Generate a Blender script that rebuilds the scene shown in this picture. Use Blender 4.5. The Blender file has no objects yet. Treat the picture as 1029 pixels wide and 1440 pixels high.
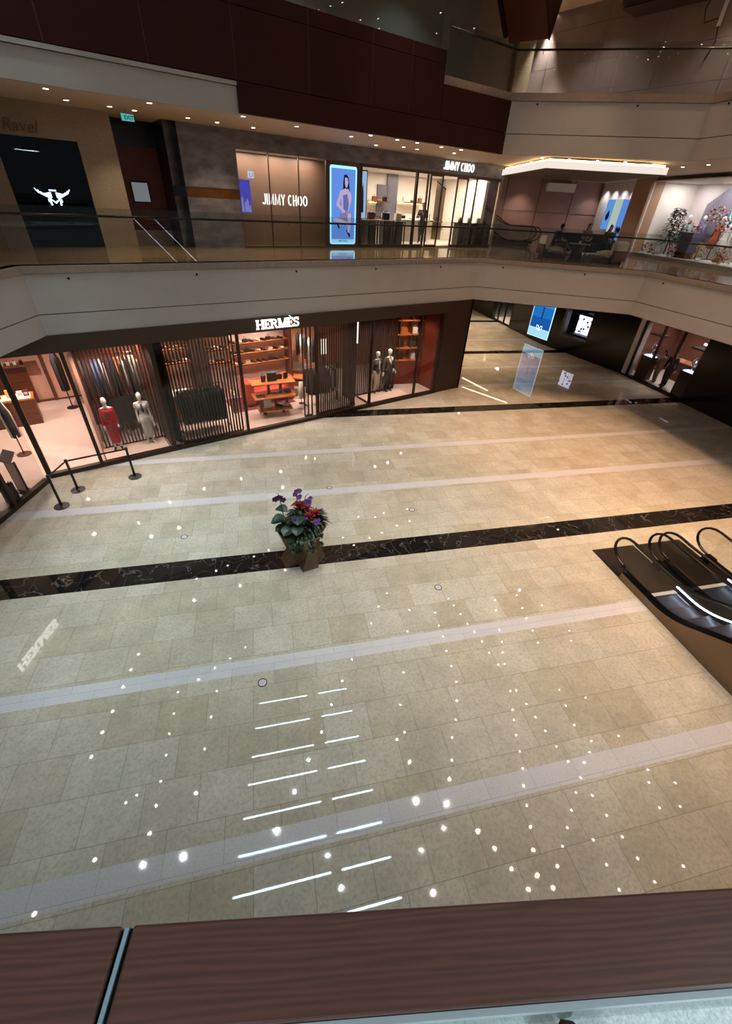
import bpy, bmesh, math, random
import numpy as np
from mathutils import Vector, Matrix
random.seed(7)
C = bpy.context.scene.collection
PI = math.pi
# ------------------------------------------------------------------ camera model (solved from the photograph's vanishing points)
RT = np.array([[0.9761852451424978, -0.21153737500765749, 0.048107235848168416],
               [0.08809124677360514, 0.5891752046276825, 0.8031889631299725],
               [0.19824807542055337, 0.7798233884840837, -0.5937787326649957]])
FPX, HC = 586.164, 7.0
def ray(px, py):
    return RT.T @ np.array([(px - 514.5) / FPX, -(py - 720.0) / FPX, 1.0])
def G(px, py, z=0.0):                       # where the line of sight meets the level z
    r = ray(px, py); t = (z - HC) / r[2]
    return Vector((r[0] * t, r[1] * t, z))
TH = math.atan(.4055)                       # bearing of the long facade
U = np.array([math.cos(TH), math.sin(TH), 0]); N = np.array([-math.sin(TH), math.cos(TH), 0])
O = np.array([-6.6, 14.94 - 6.6 * .4055, 0])
def fw(s, d, z=0.0):                        # facade coordinates (along, behind, up) -> world
    p = O + U * s + N * d
    return Vector((p[0], p[1], z))
def loc_of(p):
    q = np.array(p) - O
    return (float(q @ U), float(q @ N), float(p[2]))
def FG(px, py, z=0.0): return loc_of(G(px, py, z))
def FP(px, py, d=0.0):
    r = ray(px, py); P0 = np.array([0, 0, HC])
    t = ((O + N * d - P0) @ N) / (r @ N); return loc_of(P0 + t * r)
# ------------------------------------------------------------------ materials
def lin(c):
    return tuple(((x / 255) / 12.92 if x / 255 <= .04045 else ((x / 255 + .055) / 1.055) ** 2.4) for x in c) + (1,)
MC = {}
def mat(name, rgb=(128, 128, 128), rough=.5, metal=0, noise=0, nscale=6, spec=.5, emit=None, estr=0, bump=0, stretch=None, rgb2=None):
    if name in MC: return MC[name]
    m = bpy.data.materials.new(name); m.use_nodes = True; nt = m.node_tree
    b = nt.nodes['Principled BSDF']
    b.inputs['Base Color'].default_value = lin(rgb); b.inputs['Roughness'].default_value = rough
    b.inputs['Metallic'].default_value = metal; b.inputs['Specular IOR Level'].default_value = spec
    if emit:
        b.inputs['Emission Color'].default_value = lin(emit); b.inputs['Emission Strength'].default_value = estr
        if hasattr(m.cycles, 'emission_sampling') and estr < 5: m.cycles.emission_sampling = 'AUTO'
    if noise or bump or rgb2:
        tc = nt.nodes.new('ShaderNodeTexCoord'); mp = nt.nodes.new('ShaderNodeMapping')
        if stretch: mp.inputs['Scale'].default_value = stretch
        n = nt.nodes.new('ShaderNodeTexNoise'); n.inputs['Scale'].default_value = nscale; n.inputs['Detail'].default_value = 6
        nt.links.new(tc.outputs['Object'], mp.inputs[0]); nt.links.new(mp.outputs[0], n.inputs['Vector'])
        r = nt.nodes.new('ShaderNodeValToRGB'); c = lin(rgb)
        if rgb2: r.color_ramp.elements[0].color = lin(rgb2); r.color_ramp.elements[1].color = c
        else:
            r.color_ramp.elements[0].color = tuple(x * (1 - noise) for x in c[:3]) + (1,)
            r.color_ramp.elements[1].color = tuple(min(1, x * (1 + noise)) for x in c[:3]) + (1,)
        r.color_ramp.elements[0].position = .3; r.color_ramp.elements[1].position = .7
        nt.links.new(n.outputs['Fac'], r.inputs[0]); nt.links.new(r.outputs[0], b.inputs['Base Color'])
        if bump:
            bp = nt.nodes.new('ShaderNodeBump'); bp.inputs['Strength'].default_value = bump; bp.inputs['Distance'].default_value = .02
            nt.links.new(n.outputs['Fac'], bp.inputs['Height']); nt.links.new(bp.outputs[0], b.inputs['Normal'])
    MC[name] = m; return m
def glow(name, rgb, s):
    m = bpy.data.materials.new(name); m.use_nodes = True; nt = m.node_tree; nt.nodes.clear()
    e = nt.nodes.new('ShaderNodeEmission'); e.inputs[0].default_value = lin(rgb); e.inputs[1].default_value = s
    o = nt.nodes.new('ShaderNodeOutputMaterial'); nt.links.new(e.outputs[0], o.inputs[0]); MC[name] = m; return m
def glass(name, tint=(235, 240, 238), ior=1.45, clear=1.0):
    m = bpy.data.materials.new(name); m.use_nodes = True; nt = m.node_tree; nt.nodes.clear()
    t = nt.nodes.new('ShaderNodeBsdfTransparent'); t.inputs[0].default_value = lin(tint)
    g = nt.nodes.new('ShaderNodeBsdfGlossy'); g.inputs['Roughness'].default_value = .01; g.inputs[0].default_value = (.9, .9, .9, 1)
    lw = nt.nodes.new('ShaderNodeLayerWeight'); lw.inputs[0].default_value = .5
    pw = nt.nodes.new('ShaderNodeMath'); pw.operation = 'POWER'; pw.inputs[1].default_value = 4; nt.links.new(lw.outputs['Facing'], pw.inputs[0])
    f = nt.nodes.new('ShaderNodeMath'); f.operation = 'MULTIPLY_ADD'; f.inputs[1].default_value = .5*clear; f.inputs[2].default_value = .02*clear; nt.links.new(pw.outputs[0], f.inputs[0])
    x = nt.nodes.new('ShaderNodeMixShader'); o = nt.nodes.new('ShaderNodeOutputMaterial')
    nt.links.new(f.outputs[0], x.inputs[0]); nt.links.new(t.outputs[0], x.inputs[1]); nt.links.new(g.outputs[0], x.inputs[2])
    nt.links.new(x.outputs[0], o.inputs[0]); MC[name] = m; return m
def floor_mat(name, c1, c2, grout, bw, rh, sx, sy, rough, vein=None, vs=1.5, cloud=.5):
    m = bpy.data.materials.new(name); m.use_nodes = True; nt = m.node_tree; L = nt.links.new
    b = nt.nodes['Principled BSDF']; b.inputs['Roughness'].default_value = rough; b.inputs['IOR'].default_value = 1.68
    tc = nt.nodes.new('ShaderNodeTexCoord'); mp = nt.nodes.new('ShaderNodeMapping'); mp.inputs['Location'].default_value = (sx, sy, 0)
    L(tc.outputs['Object'], mp.inputs[0])
    br = nt.nodes.new('ShaderNodeTexBrick'); br.inputs['Scale'].default_value = 1; br.inputs['Brick Width'].default_value = bw
    br.inputs['Row Height'].default_value = rh; br.inputs['Mortar Size'].default_value = .0035; br.inputs['Mortar Smooth'].default_value = .2
    br.inputs['Color1'].default_value = lin(c1); br.inputs['Color2'].default_value = lin(c2); br.inputs['Mortar'].default_value = lin(grout)
    L(mp.outputs[0], br.inputs['Vector'])
    n = nt.nodes.new('ShaderNodeTexNoise'); n.inputs['Scale'].default_value = vs; n.inputs['Detail'].default_value = 9; n.inputs['Roughness'].default_value = .72
    L(tc.outputs['Object'], n.inputs['Vector'])
    n2 = nt.nodes.new('ShaderNodeTexNoise'); n2.inputs['Scale'].default_value = vs * 15; n2.inputs['Detail'].default_value = 6; n2.inputs['Distortion'].default_value = .5
    L(tc.outputs['Object'], n2.inputs['Vector'])
    r = nt.nodes.new('ShaderNodeValToRGB'); e = r.color_ramp.elements
    e[0].position = .35; e[0].color = (1 - cloud * .35,) * 3 + (1,); e[1].position = .68; e[1].color = (1.0, 1.0, 1.0, 1)
    L(n.outputs['Fac'], r.inputs[0])
    mx = nt.nodes.new('ShaderNodeMix'); mx.data_type = 'RGBA'; mx.blend_type = 'MULTIPLY'; mx.inputs[0].default_value = 1
    L(br.outputs['Color'], mx.inputs[6]); L(r.outputs[0], mx.inputs[7])
    r2 = nt.nodes.new('ShaderNodeValToRGB'); e = r2.color_ramp.elements
    if vein:
        e[0].position = .488; e[0].color = (0, 0, 0, 1); e[1].position = .5; e[1].color = (1, 1, 1, 1)
        k = e.new(.512); k.color = (0, 0, 0, 1)
        n2.inputs['Scale'].default_value = vs * 2.2; n2.inputs['Distortion'].default_value = .6; n2.inputs['Detail'].default_value = 3
    else:
        e[0].position = .36; e[0].color = (.9, .9, .9, 1); e[1].position = .56; e[1].color = (0, 0, 0, 1)
    L(n2.outputs['Fac'], r2.inputs[0])
    mv = nt.nodes.new('ShaderNodeMix'); mv.data_type = 'RGBA'
    mm = nt.nodes.new('ShaderNodeMath'); mm.operation = 'MULTIPLY'; mm.inputs[1].default_value = .55 if vein else .38
    L(r2.outputs[0], mm.inputs[0]); L(mm.outputs[0], mv.inputs[0]); L(mx.outputs[2], mv.inputs[6]); mv.inputs[7].default_value = lin(vein or grout)
    L(mv.outputs[2], b.inputs['Base Color']); MC[name] = m; return m
def wood_mat(name, c1, c2, scale, axis_scale, rough=.35, coat=0):
    m = bpy.data.materials.new(name); m.use_nodes = True; nt = m.node_tree; L = nt.links.new
    b = nt.nodes['Principled BSDF']; b.inputs['Roughness'].default_value = rough
    tc = nt.nodes.new('ShaderNodeTexCoord'); mp = nt.nodes.new('ShaderNodeMapping'); mp.inputs['Scale'].default_value = axis_scale
    w = nt.nodes.new('ShaderNodeTexWave'); w.inputs['Scale'].default_value = scale; w.inputs['Distortion'].default_value = 9; w.inputs['Detail'].default_value = 4
    w.inputs['Detail Scale'].default_value = 1.2; w.bands_direction = 'Y'
    n = nt.nodes.new('ShaderNodeTexNoise'); n.inputs['Scale'].default_value = scale * 4; n.inputs['Detail'].default_value = 6
    r = nt.nodes.new('ShaderNodeValToRGB'); r.color_ramp.elements[0].color = lin(c1); r.color_ramp.elements[1].color = lin(c2)
    a = nt.nodes.new('ShaderNodeMath'); a.operation = 'MULTIPLY_ADD'; a.inputs[1].default_value = .45; 
    h = nt.nodes.new('ShaderNodeMath'); h.operation = 'MULTIPLY'; h.inputs[1].default_value = .55
    L(tc.outputs['Object'], mp.inputs[0]); L(mp.outputs[0], w.inputs['Vector']); L(mp.outputs[0], n.inputs['Vector'])
    L(n.outputs['Fac'], h.inputs[0]); L(w.outputs['Fac'], a.inputs[0]); L(h.outputs[0], a.inputs[2]); L(a.outputs[0], r.inputs[0])
    L(r.outputs[0], b.inputs['Base Color']); MC[name] = m; return m
# ------------------------------------------------------------------ mesh building
class MB:
    def __init__(s): s.v = []; s.f = []; s.m = []; s.mi = 0
    def add(s, vs, fs):
        b = len(s.v); s.v += [tuple(float(c) for c in p) for p in vs]
        for f in fs: s.f.append([b + i for i in f]); s.m.append(s.mi)
        return s
    def box(s, x0, x1, y0, y1, z0, z1):
        return s.add([(x0,y0,z0),(x1,y0,z0),(x1,y1,z0),(x0,y1,z0),(x0,y0,z1),(x1,y0,z1),(x1,y1,z1),(x0,y1,z1)],
                     [(0,3,2,1),(4,5,6,7),(0,1,5,4),(1,2,6,5),(2,3,7,6),(3,0,4,7)])
    def cbox(s, c, d): return s.box(c[0]-d[0]/2, c[0]+d[0]/2, c[1]-d[1]/2, c[1]+d[1]/2, c[2]-d[2]/2, c[2]+d[2]/2)
    def prism(s, poly, z0, z1):
        n = len(poly); a = sum(poly[i][0]*poly[(i+1)%n][1]-poly[(i+1)%n][0]*poly[i][1] for i in range(n))
        if a < 0: poly = poly[::-1]
        return s.add([(x,y,z0) for x,y in poly]+[(x,y,z1) for x,y in poly],
                     [tuple(range(n-1,-1,-1)), tuple(range(n,2*n))]+[(i,(i+1)%n,n+(i+1)%n,n+i) for i in range(n)])
    def vprism(s, poly, y0, y1):                      # polygon in x-z, pushed along y
        n = len(poly); a = sum(poly[i][0]*poly[(i+1)%n][1]-poly[(i+1)%n][0]*poly[i][1] for i in range(n))
        if a < 0: poly = poly[::-1]
        return s.add([(x,y0,z) for x,z in poly]+[(x,y1,z) for x,z in poly],
                     [tuple(range(n)), tuple(range(2*n-1,n-1,-1))]+[((i+1)%n,i,n+i,n+(i+1)%n) for i in range(n)])
    def tube(s, path, r, n=8, closed=False, flat=None):
        P = [Vector(p) for p in path]; k = len(P); rs = r if isinstance(r, (list, tuple)) else [r]*k
        rings = []; up = Vector((0,0,1)); last = None
        for i in range(k):
            a = P[(i-1)%k] if (closed or i) else P[i]; b = P[(i+1)%k] if (closed or i < k-1) else P[i]
            t = (b-a)
            if t.length < 1e-9: t = Vector((0,0,1))
            t.normalize()
            if last is None:
                x = t.cross(up)
                if x.length < .05: x = t.cross(Vector((0,1,0)))
            else: x = last - t*last.dot(t)
            x.normalize(); last = x; y = t.cross(x)
            fx, fy = flat or (1, 1)
            rings.append([P[i]+x*(math.cos(2*PI*j/n)*rs[i]*fx)+y*(math.sin(2*PI*j/n)*rs[i]*fy) for j in range(n)])
        vs = [p for R in rings for p in R]; fs = []
        for i in range(k if closed else k-1):
            for j in range(n): fs.append((i*n+j, i*n+(j+1)%n, ((i+1)%k)*n+(j+1)%n, ((i+1)%k)*n+j))
        if not closed: fs += [tuple(range(n-1,-1,-1)), tuple((k-1)*n+j for j in range(n))]
        return s.add(vs, fs)
    def lathe(s, prof, c=(0,0,0), n=16, caps=True):
        k = len(prof); vs = [(c[0]+r*math.cos(2*PI*j/n), c[1]+r*math.sin(2*PI*j/n), c[2]+z) for r,z in prof for j in range(n)]
        fs = [(i*n+j, i*n+(j+1)%n, (i+1)*n+(j+1)%n, (i+1)*n+j) for i in range(k-1) for j in range(n)]
        return s.add(vs, fs+([tuple(range(n-1,-1,-1)), tuple((k-1)*n+j for j in range(n))] if caps else []))
    def ell(s, c, r, n=12, m=8):
        vs = []; fs = []
        for i in range(m+1):
            a = -PI/2+PI*i/m
            for j in range(n): vs.append((c[0]+r[0]*math.cos(a)*math.cos(2*PI*j/n), c[1]+r[1]*math.cos(a)*math.sin(2*PI*j/n), c[2]+r[2]*math.sin(a)))
        for i in range(m):
            for j in range(n): fs.append((i*n+j, i*n+(j+1)%n, (i+1)*n+(j+1)%n, (i+1)*n+j))
        return s.add(vs, fs)
    def ribbon(s, pts, w, y0, y1, closed=False):       # a stroke of lettering in x-z with thickness along y
        k = len(pts); L = []; R = []
        for i in range(k):
            a = pts[(i-1)%k] if (closed or i) else pts[i]; b = pts[(i+1)%k] if (closed or i < k-1) else pts[i]
            t = Vector((b[0]-a[0], b[1]-a[1])); t.normalize(); n_ = Vector((-t.y, t.x))*(w/2)
            L.append((pts[i][0]+n_.x, pts[i][1]+n_.y)); R.append((pts[i][0]-n_.x, pts[i][1]-n_.y))
        for i in range(k if closed else k-1):
            j = (i+1)%k; s.vprism([R[i],R[j],L[j],L[i]], y0, y1)
        return s
    def build(s, name, mats, parent=None, loc=(0,0,0), rotz=0, smooth=False, bevel=0):
        me = bpy.data.meshes.new(name); me.from_pydata(s.v, [], s.f)
        if not isinstance(mats, (list, tuple)): mats = [mats]
        for m in mats: me.materials.append(m)
        if len(mats) > 1: me.polygons.foreach_set('material_index', s.m)
        if smooth: me.polygons.foreach_set('use_smooth', [True]*len(s.f))
        me.update(); me.validate()
        return link(name, me, parent, loc, rotz, bevel)
def link(name, me, parent=None, loc=(0,0,0), rotz=0, bevel=0):
    o = bpy.data.objects.new(name, me); C.objects.link(o); o.location = loc; o.rotation_euler = (0, 0, rotz)
    if parent: o.parent = parent
    if bevel:
        b = o.modifiers.new('bevel', 'BEVEL'); b.width = bevel; b.segments = 2; b.limit_method = 'ANGLE'
    return o
def tag(o, label, cat, group=None, kind=None):
    o['label'] = label; o['category'] = cat
    if group: o['group'] = group
    if kind: o['kind'] = kind
    return o
def thing(name, label, cat, loc=(0,0,0), rotz=0, group=None):
    o = bpy.data.objects.new(name, None); C.objects.link(o); o.location = loc; o.rotation_euler = (0, 0, rotz); o.empty_display_size = .1
    return tag(o, label, cat, group)
def fthing(name, label, cat, s, d, z=0, group=None, rot=0): return thing(name, label, cat, fw(s, d, z), TH+rot, group)
def struct(o, cat=None):
    o['kind'] = 'structure'; return o
def dup(root, loc, rotz=None, label=None):
    r = root.copy(); C.objects.link(r); r.location = loc
    if rotz is not None: r.rotation_euler = (0, 0, rotz)
    if label: r['label'] = label
    for ch in list(root.children):
        c = ch.copy(); C.objects.link(c); c.parent = r
        for g in ch.children:
            d = g.copy(); C.objects.link(d); d.parent = c
    return r
def text_mesh(txt, size, depth, xs=1.0, bold=0.0, shear=0):
    cu = bpy.data.curves.new('t', 'FONT'); cu.body = txt; cu.size = size; cu.extrude = depth; cu.offset = bold; cu.align_x = 'CENTER'; cu.resolution_u = 4; cu.shear = shear
    o = bpy.data.objects.new('t', cu); C.objects.link(o); bpy.context.view_layer.update()
    me = bpy.data.meshes.new_from_object(o.evaluated_get(bpy.context.evaluated_depsgraph_get()))
    bpy.data.objects.remove(o); bpy.data.curves.remove(cu)
    me.transform(Matrix.Rotation(PI/2, 4, 'X') @ Matrix.Diagonal((xs, 1, 1, 1))); return me
def text(name, txt, size, m, parent=None, loc=(0,0,0), rotz=0, depth=.01, xs=1.0, bold=0.0, shear=0):
    me = text_mesh(txt, size, depth, xs, bold, shear); me.name = name; me.materials.append(m)
    return link(name, me, parent, loc, rotz)
ORD = ['first','second','third','fourth','fifth','sixth','seventh','eighth','ninth','tenth','eleventh','twelfth','thirteenth','fourteenth','fifteenth','sixteenth','seventeenth','eighteenth','nineteenth','twentieth']
# one continuous surface from tapered limbs: union of capsules and ellipsoids, voxel-remeshed
def flesh(caps, ells, voxel, name, mats, parent=None, tagmat=None):
    b = MB()
    for c in caps:
        p0, p1, r0, r1 = Vector(c[0]), Vector(c[1]), c[2], c[3]
        b.tube([p0, p0.lerp(p1, .5), p1], [r0, (r0+r1)/2, r1], 10); b.ell(p0, (r0,)*3, 10, 6); b.ell(p1, (r1,)*3, 10, 6)
    for e in ells: b.ell(e[0], e[1], 14, 10)
    me = bpy.data.meshes.new(name); me.from_pydata(b.v, [], b.f); me.update()
    o = bpy.data.objects.new('tmp', me); C.objects.link(o)
    md = o.modifiers.new('r', 'REMESH'); md.mode = 'VOXEL'; md.voxel_size = voxel
    sm = o.modifiers.new('s', 'SMOOTH'); sm.factor = .5; sm.iterations = 2
    bpy.context.view_layer.update()
    m2 = bpy.data.meshes.new_from_object(o.evaluated_get(bpy.context.evaluated_depsgraph_get()))
    bpy.data.objects.remove(o); m2.name = name
    if not isinstance(mats, (list, tuple)): mats = [mats]
    for m in mats: m2.materials.append(m)
    m2.polygons.foreach_set('use_smooth', [True]*len(m2.polygons))
    if tagmat and len(mats) > 1:
        n = len(m2.polygons); co = np.zeros(n*3); m2.polygons.foreach_get('center', co); co = co.reshape(-1, 3)
        best = np.full(n, 1e9); idx = np.zeros(n, int)
        for c, t in zip(caps, tagmat):
            a = np.array(c[0]); d = np.array(c[1])-a; L2 = max(1e-9, d @ d)
            tt = np.clip(((co-a) @ d)/L2, 0, 1); dist = np.linalg.norm(co-(a+tt[:, None]*d), axis=1)-(c[2]+(c[3]-c[2])*tt)
            k = dist < best; best[k] = dist[k]; idx[k] = t
        for e, t in zip(ells, tagmat[len(caps):]):
            q = (co-np.array(e[0]))/np.array(e[1]); dist = (np.linalg.norm(q, axis=1)-1)*min(e[1])
            k = dist < best; best[k] = dist[k]; idx[k] = t
        m2.polygons.foreach_set('material_index', idx.tolist())
    return link(name, m2, parent)
def hand_caps(w, dirv, side, k=1.0, curl=.35):
    """palm, five unequal bent fingers; side = direction of the thumb"""
    w = Vector(w); d = Vector(dirv).normalized(); t = Vector(side); t = (t-d*t.dot(d)).normalized(); nrm = d.cross(t)
    out = [(w, w+d*.075*k, .026*k, .03*k), (w+t*.018*k+d*.03*k, w+t*.024*k+d*.085*k, .018*k, .016*k), (w-t*.018*k+d*.03*k, w-t*.026*k+d*.08*k, .018*k, .016*k)]
    for i, (off, ln) in enumerate(((.03, .07), (.01, .08), (-.011, .074), (-.031, .056))):
        a = w+d*.088*k+t*off*k; m = a+d*ln*.5*k+nrm*curl*.012; e = m+d*ln*.45*k+nrm*curl*.05
        out += [(a, m, .010*k, .009*k), (m, e, .009*k, .008*k)]
    a = w+d*.025*k+t*.03*k; m = a+d*.035*k+t*.025*k; e = m+d*.035*k+t*.006*k
    return out+[(a, m, .013*k, .011*k), (m, e, .011*k, .009*k)]
ES, EW, EH, EJ, EM, ER, EC, EG, WS, EXPO = 320, 100, 300, 95, 45, 110, 800, 90, .15, .3
EN = 130
# ================================================================== palette
M_floor = floor_mat('beige marble tile', (214,209,194), (198,189,168), (150,140,120), .76, .64, 0, -.54, .02, None, 1.3, .75)
M_band = floor_mat('black veined marble', (30,27,26), (24,22,22), (70,66,62), .95, .64, .2, -7.29, .02, (120,114,108), 1.0, .3)
M_stripe = floor_mat('pale grey stone', (214,212,214), (206,204,208), (170,168,170), .76, .32, 0, 0, .03, None, 3.0, .12)
M_fl2 = floor_mat('tan marble tile', (176,148,112), (160,132,98), (110,90,66), .9, .9, 0, 0, .06, None, 1.1, .7)
M_terr = mat('pale terrazzo', (196,206,206), .35, noise=.0, rgb2=(150,165,165), nscale=160)
M_fascia = mat('off white panel', (172,167,162), .55, noise=.03, nscale=2)
M_stone = mat('tan stone coping', (140,126,114), .4, noise=.12, nscale=9)
M_gap = mat('dark joint', (22,18,16), .7)
M_ceil = mat('warm white ceiling', (206,190,172), .7)
M_ceilw = mat('white plaster', (225,220,212), .7)
M_red = mat('deep red wood cladding', (50,11,6), .5, spec=.25, noise=.14, nscale=1.4, stretch=(1,1,.25))
M_bronze = mat('dark bronze', (52,36,24), .4, metal=.3)
M_bronze2 = mat('bronze header', (58,40,24), .45)
M_dark = mat('black lacquer', (8,8,9), .25)
M_black = mat('matte black', (12,12,13), .5)
M_blackwall = mat('black stone wall', (10,10,11), .18)
M_chrome = mat('brushed steel', (190,192,196), .22, metal=1)
M_darkmetal = mat('dark grey metal', (40,40,42), .35, metal=.8)
M_glass = glass('clear glass', (236,240,238), 1.4)
M_glassdark = glass('smoked glass', (150,160,158), 1.5)
M_shopglass = glass('shop window glass', (245,244,242), 1.35)
M_white = mat('white lacquer', (235,232,228), .35)
M_cream = mat('cream boucle', (200,188,172), .9, noise=.06, nscale=60)
M_pink = mat('pale pink plaster', (226,196,182), .6)
M_peach = mat('peach fabric wall', (206,160,138), .8, noise=.05, nscale=20)
M_brownwood = wood_mat('walnut', (64,34,20), (104,58,34), 3, (.3,3,3))
M_orangewood = wood_mat('honey wood', (176,92,40), (208,122,62), 3, (.4,3,3))
M_slat = mat('dark slat wood', (32,17,12), .45)
M_shopfloor = mat('pale shop floor', (214,190,178), .3, noise=.05, nscale=3)
M_slate = mat('grey slate', (136,134,140), .5, rgb2=(94,92,98), nscale=2.2, bump=.35, stretch=(1,1,2.2))
M_gold = mat('antique gold band', (120,74,28), .4, metal=.5, noise=.15, nscale=4)
M_grass = mat('woven beige wallcovering', (158,142,122), .85, noise=.2, nscale=14, stretch=(1,1,12))
M_beige = mat('beige lacquer', (186,160,134), .4)
M_marblewall = mat('grey brown marble wall', (150,134,128), .3, noise=.1, nscale=1.6)
M_redbrown = mat('red brown wall panel', (96,42,28), .5, noise=.08, nscale=3)
M_led = glow('cool white strip', (205,238,255), 30)
M_warm = glow('warm strip', (255,214,150), 6)
M_lens = glow('downlight lens', (255,236,214), 60)
M_lensdim = glow('corridor downlight lens', (255,232,206), 22)
M_signw = glow('lit white letters', (255,250,244), 1.6)
M_exit = glow('exit sign teal', (110,210,205), .5)
M_skinw = mat('white mannequin', (238,234,228), .4)
# ================================================================== floors, slabs, ceilings
b = MB()
ys = [(-12,2),(1.87,1),(2.19,0),(4.65,1),(4.95,0),(7.29,2),(7.93,0),(10.21,1),(10.53,0),(12.75,1),(13.03,0),(15.67,2),(16.28,0),(18.6,1),(18.9,0),(21.3,1),(21.6,0),(24.0,2),(24.6,0),(27,1),(27.3,0),(32.3,2),(32.9,0),(48,0)]
ys[0] = (-12,0)
for i in range(len(ys)-1):
    b.mi = ys[i][1]; b.add([(-34,ys[i][0],0),(44,ys[i][0],0),(44,ys[i+1][0],0),(-34,ys[i+1][0],0)], [(0,1,2,3)])
struct(b.build('floor', [M_floor, M_stripe, M_band]))
K = [(-7.9,-2.5),(-5.46,12.69),(8.95,18.57),(14.55,15.68),(14.75,9.0),(14.9,-2.5)]      # edge of the atrium opening
def offset(pts, t):
    out = []
    for i, p in enumerate(pts):
        ns = []
        for a, c in ((i-1, i), (i, i+1)):
            if a >= 0 and c < len(pts):
                d = Vector((pts[c][0]-pts[a][0], pts[c][1]-pts[a][1])).normalized(); ns.append(Vector((-d.y, d.x)))
        n = sum(ns, Vector((0,0))); n = n/len(ns); n = n/max(.3, n.length_squared)
        out.append((p[0]+n.x*t, p[1]+n.y*t))
    return out
def strip(b, pts, t0, t1, z0, z1):                   # a band following the edge
    A, B_ = offset(pts, t0), offset(pts, t1)
    for i in range(len(pts)-1): b.prism([A[i], A[i+1], B_[i+1], B_[i]], z0, z1)
    return b
def slab(name, z0, z1, mats, inner=K, outer=None):
    outer = outer or [(40,-2.5),(40,46),(-32,46),(-32,-2.5)]
    poly = list(inner)+outer
    bm = bmesh.new()
    for z, mi in ((z1, 0), (z0, 1)):
        f = bm.faces.new([bm.verts.new((x, y, z)) for x, y in poly]); f.normal_update()
        if (f.normal.z < 0) == (mi == 0): f.normal_flip()
        f.material_index = mi
    bmesh.ops.triangulate(bm, faces=bm.faces[:], ngon_method='EAR_CLIP')
    me = bpy.data.meshes.new(name); bm.to_mesh(me); bm.free()
    for m in mats: me.materials.append(m)
    return struct(link(name, me))
slab('floor_upper', 5.30, 5.44, [M_fl2, M_ceil], offset(K, .05))
slab('ceiling_ground', 3.86, 3.90, [M_gap, M_ceil], offset(K, .16))
slab('ceiling_walkway', 8.80, 8.84, [M_gap, M_ceil], offset(K, .16))
slab('floor_gallery', 10.10, 10.18, [M_fl2, M_gap], offset(K, .16))
b = MB().box(-32, 40, -2.5, 46, 14.0, 14.1); struct(b.build('ceiling', M_ceil))
# second level fascia: lower band, joint, upper band, stone coping
b = strip(strip(MB(), K, 0, .15, 3.90, 4.375), K, 0, .15, 4.395, 5.27); struct(b.build('trim_1', M_fascia))
struct(strip(MB(), K, .03, .14, 4.37, 4.40).build('trim_2', M_gap))
struct(strip(MB(), K, -.03, .30, 5.28, 5.44).build('trim_3', M_stone))
struct(strip(MB(), K, .01, .14, 5.265, 5.285).build('trim_4', M_gap))
# third level fascia
def fseg(s0, s1, d=0): return [tuple(fw(s0, d))[:2], tuple(fw(s1, d))[:2]]
KL = [K[0], K[1], tuple(fw(6.95, 0))[:2]]
b = strip(strip(MB(), KL, 0, .15, 8.66, 9.17), KL, -.05, .15, 9.185, 9.26); struct(b.build('trim_5', M_fascia))
KR = [K[2], K[3], K[4], K[5]]
b = strip(strip(MB(), KR, 0, .15, 8.70, 9.245), KR, 0, .15, 9.265, 10.09); struct(b.build('trim_6', M_fascia))
struct(strip(MB(), KR, .03, .14, 9.24, 9.27).build('trim_7', M_gap))
struct(strip(MB(), [tuple(fw(13.65,0))[:2]]+KR, -.03, .3, 10.10, 10.30).build('trim_8', M_stone))
struct(strip(MB(), [K[1], tuple(fw(16.9,0))[:2]], .05, .14, 8.7, 10.1).build('trim_9', M_gap))
# red wood cladding in panels with fine joints
b = MB(); seams = [-1.0, 1.2, 3.0, 4.95, 6.95, 8.95, 10.95, 12.35, 13.65]
for i in range(len(seams)-1):
    a, c = seams[i]+.008, seams[i+1]-.008
    b.box(a, c, -.07, .05, 9.28, 10.50); b.box(a, c, -.07, .05, 10.515, 10.80)
b.box(6.95, 16.82, -.075, .05, 8.69, 9.265); b.box(13.658, 16.82, -.07, .05, 9.28, 10.095)
struct(b.build('wall_red', M_red, loc=fw(0,0,0), rotz=TH))
b = MB()
for s in seams[1:-1]: b.box(s-.008, s+.008, -.066, .04, 9.28, 10.80)
struct(b.build('trim_10', mat('pale joint', (96,48,38), .5), loc=fw(0,0,0), rotz=TH))
# ceiling cove over the lounge: a dropped panel with a glowing upstand
cv = [G(767,237,8.42), G(925,246.5,8.42)]
e = (cv[1]-cv[0]); e.normalize(); nb = Vector((-e.y, e.x, 0))
c0 = cv[0]; c1 = cv[1]+e*.3
P4 = [c0, c1, c1+nb*5.6, c0+nb*5.6-e*.4]
b = MB(); b.prism([(p.x,p.y) for p in P4], 8.42, 8.66); struct(b.build('ceiling_cove', mat('cove panel', (110,96,82), .7)))
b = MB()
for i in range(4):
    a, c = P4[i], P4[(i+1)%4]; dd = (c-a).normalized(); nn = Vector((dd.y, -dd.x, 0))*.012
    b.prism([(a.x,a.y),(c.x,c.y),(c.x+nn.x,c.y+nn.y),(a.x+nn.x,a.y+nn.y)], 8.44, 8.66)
struct(b.build('trim_50', glow('glowing cove upstand', (255,240,226), .75)))  # panel side glows in place of the LED light falling on it
b = MB()
for i in range(4):
    a, c = P4[i], P4[(i+1)%4]; mid = (P4[0]+P4[2])/2; ins = lambda p: p+(mid-p).normalized()*.16
    a2, c2 = ins(a), ins(c); b.tube([(a2.x,a2.y,8.70),(c2.x,c2.y,8.70)], .03, 6)
struct(b.build('trim_11', M_warm))
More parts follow.
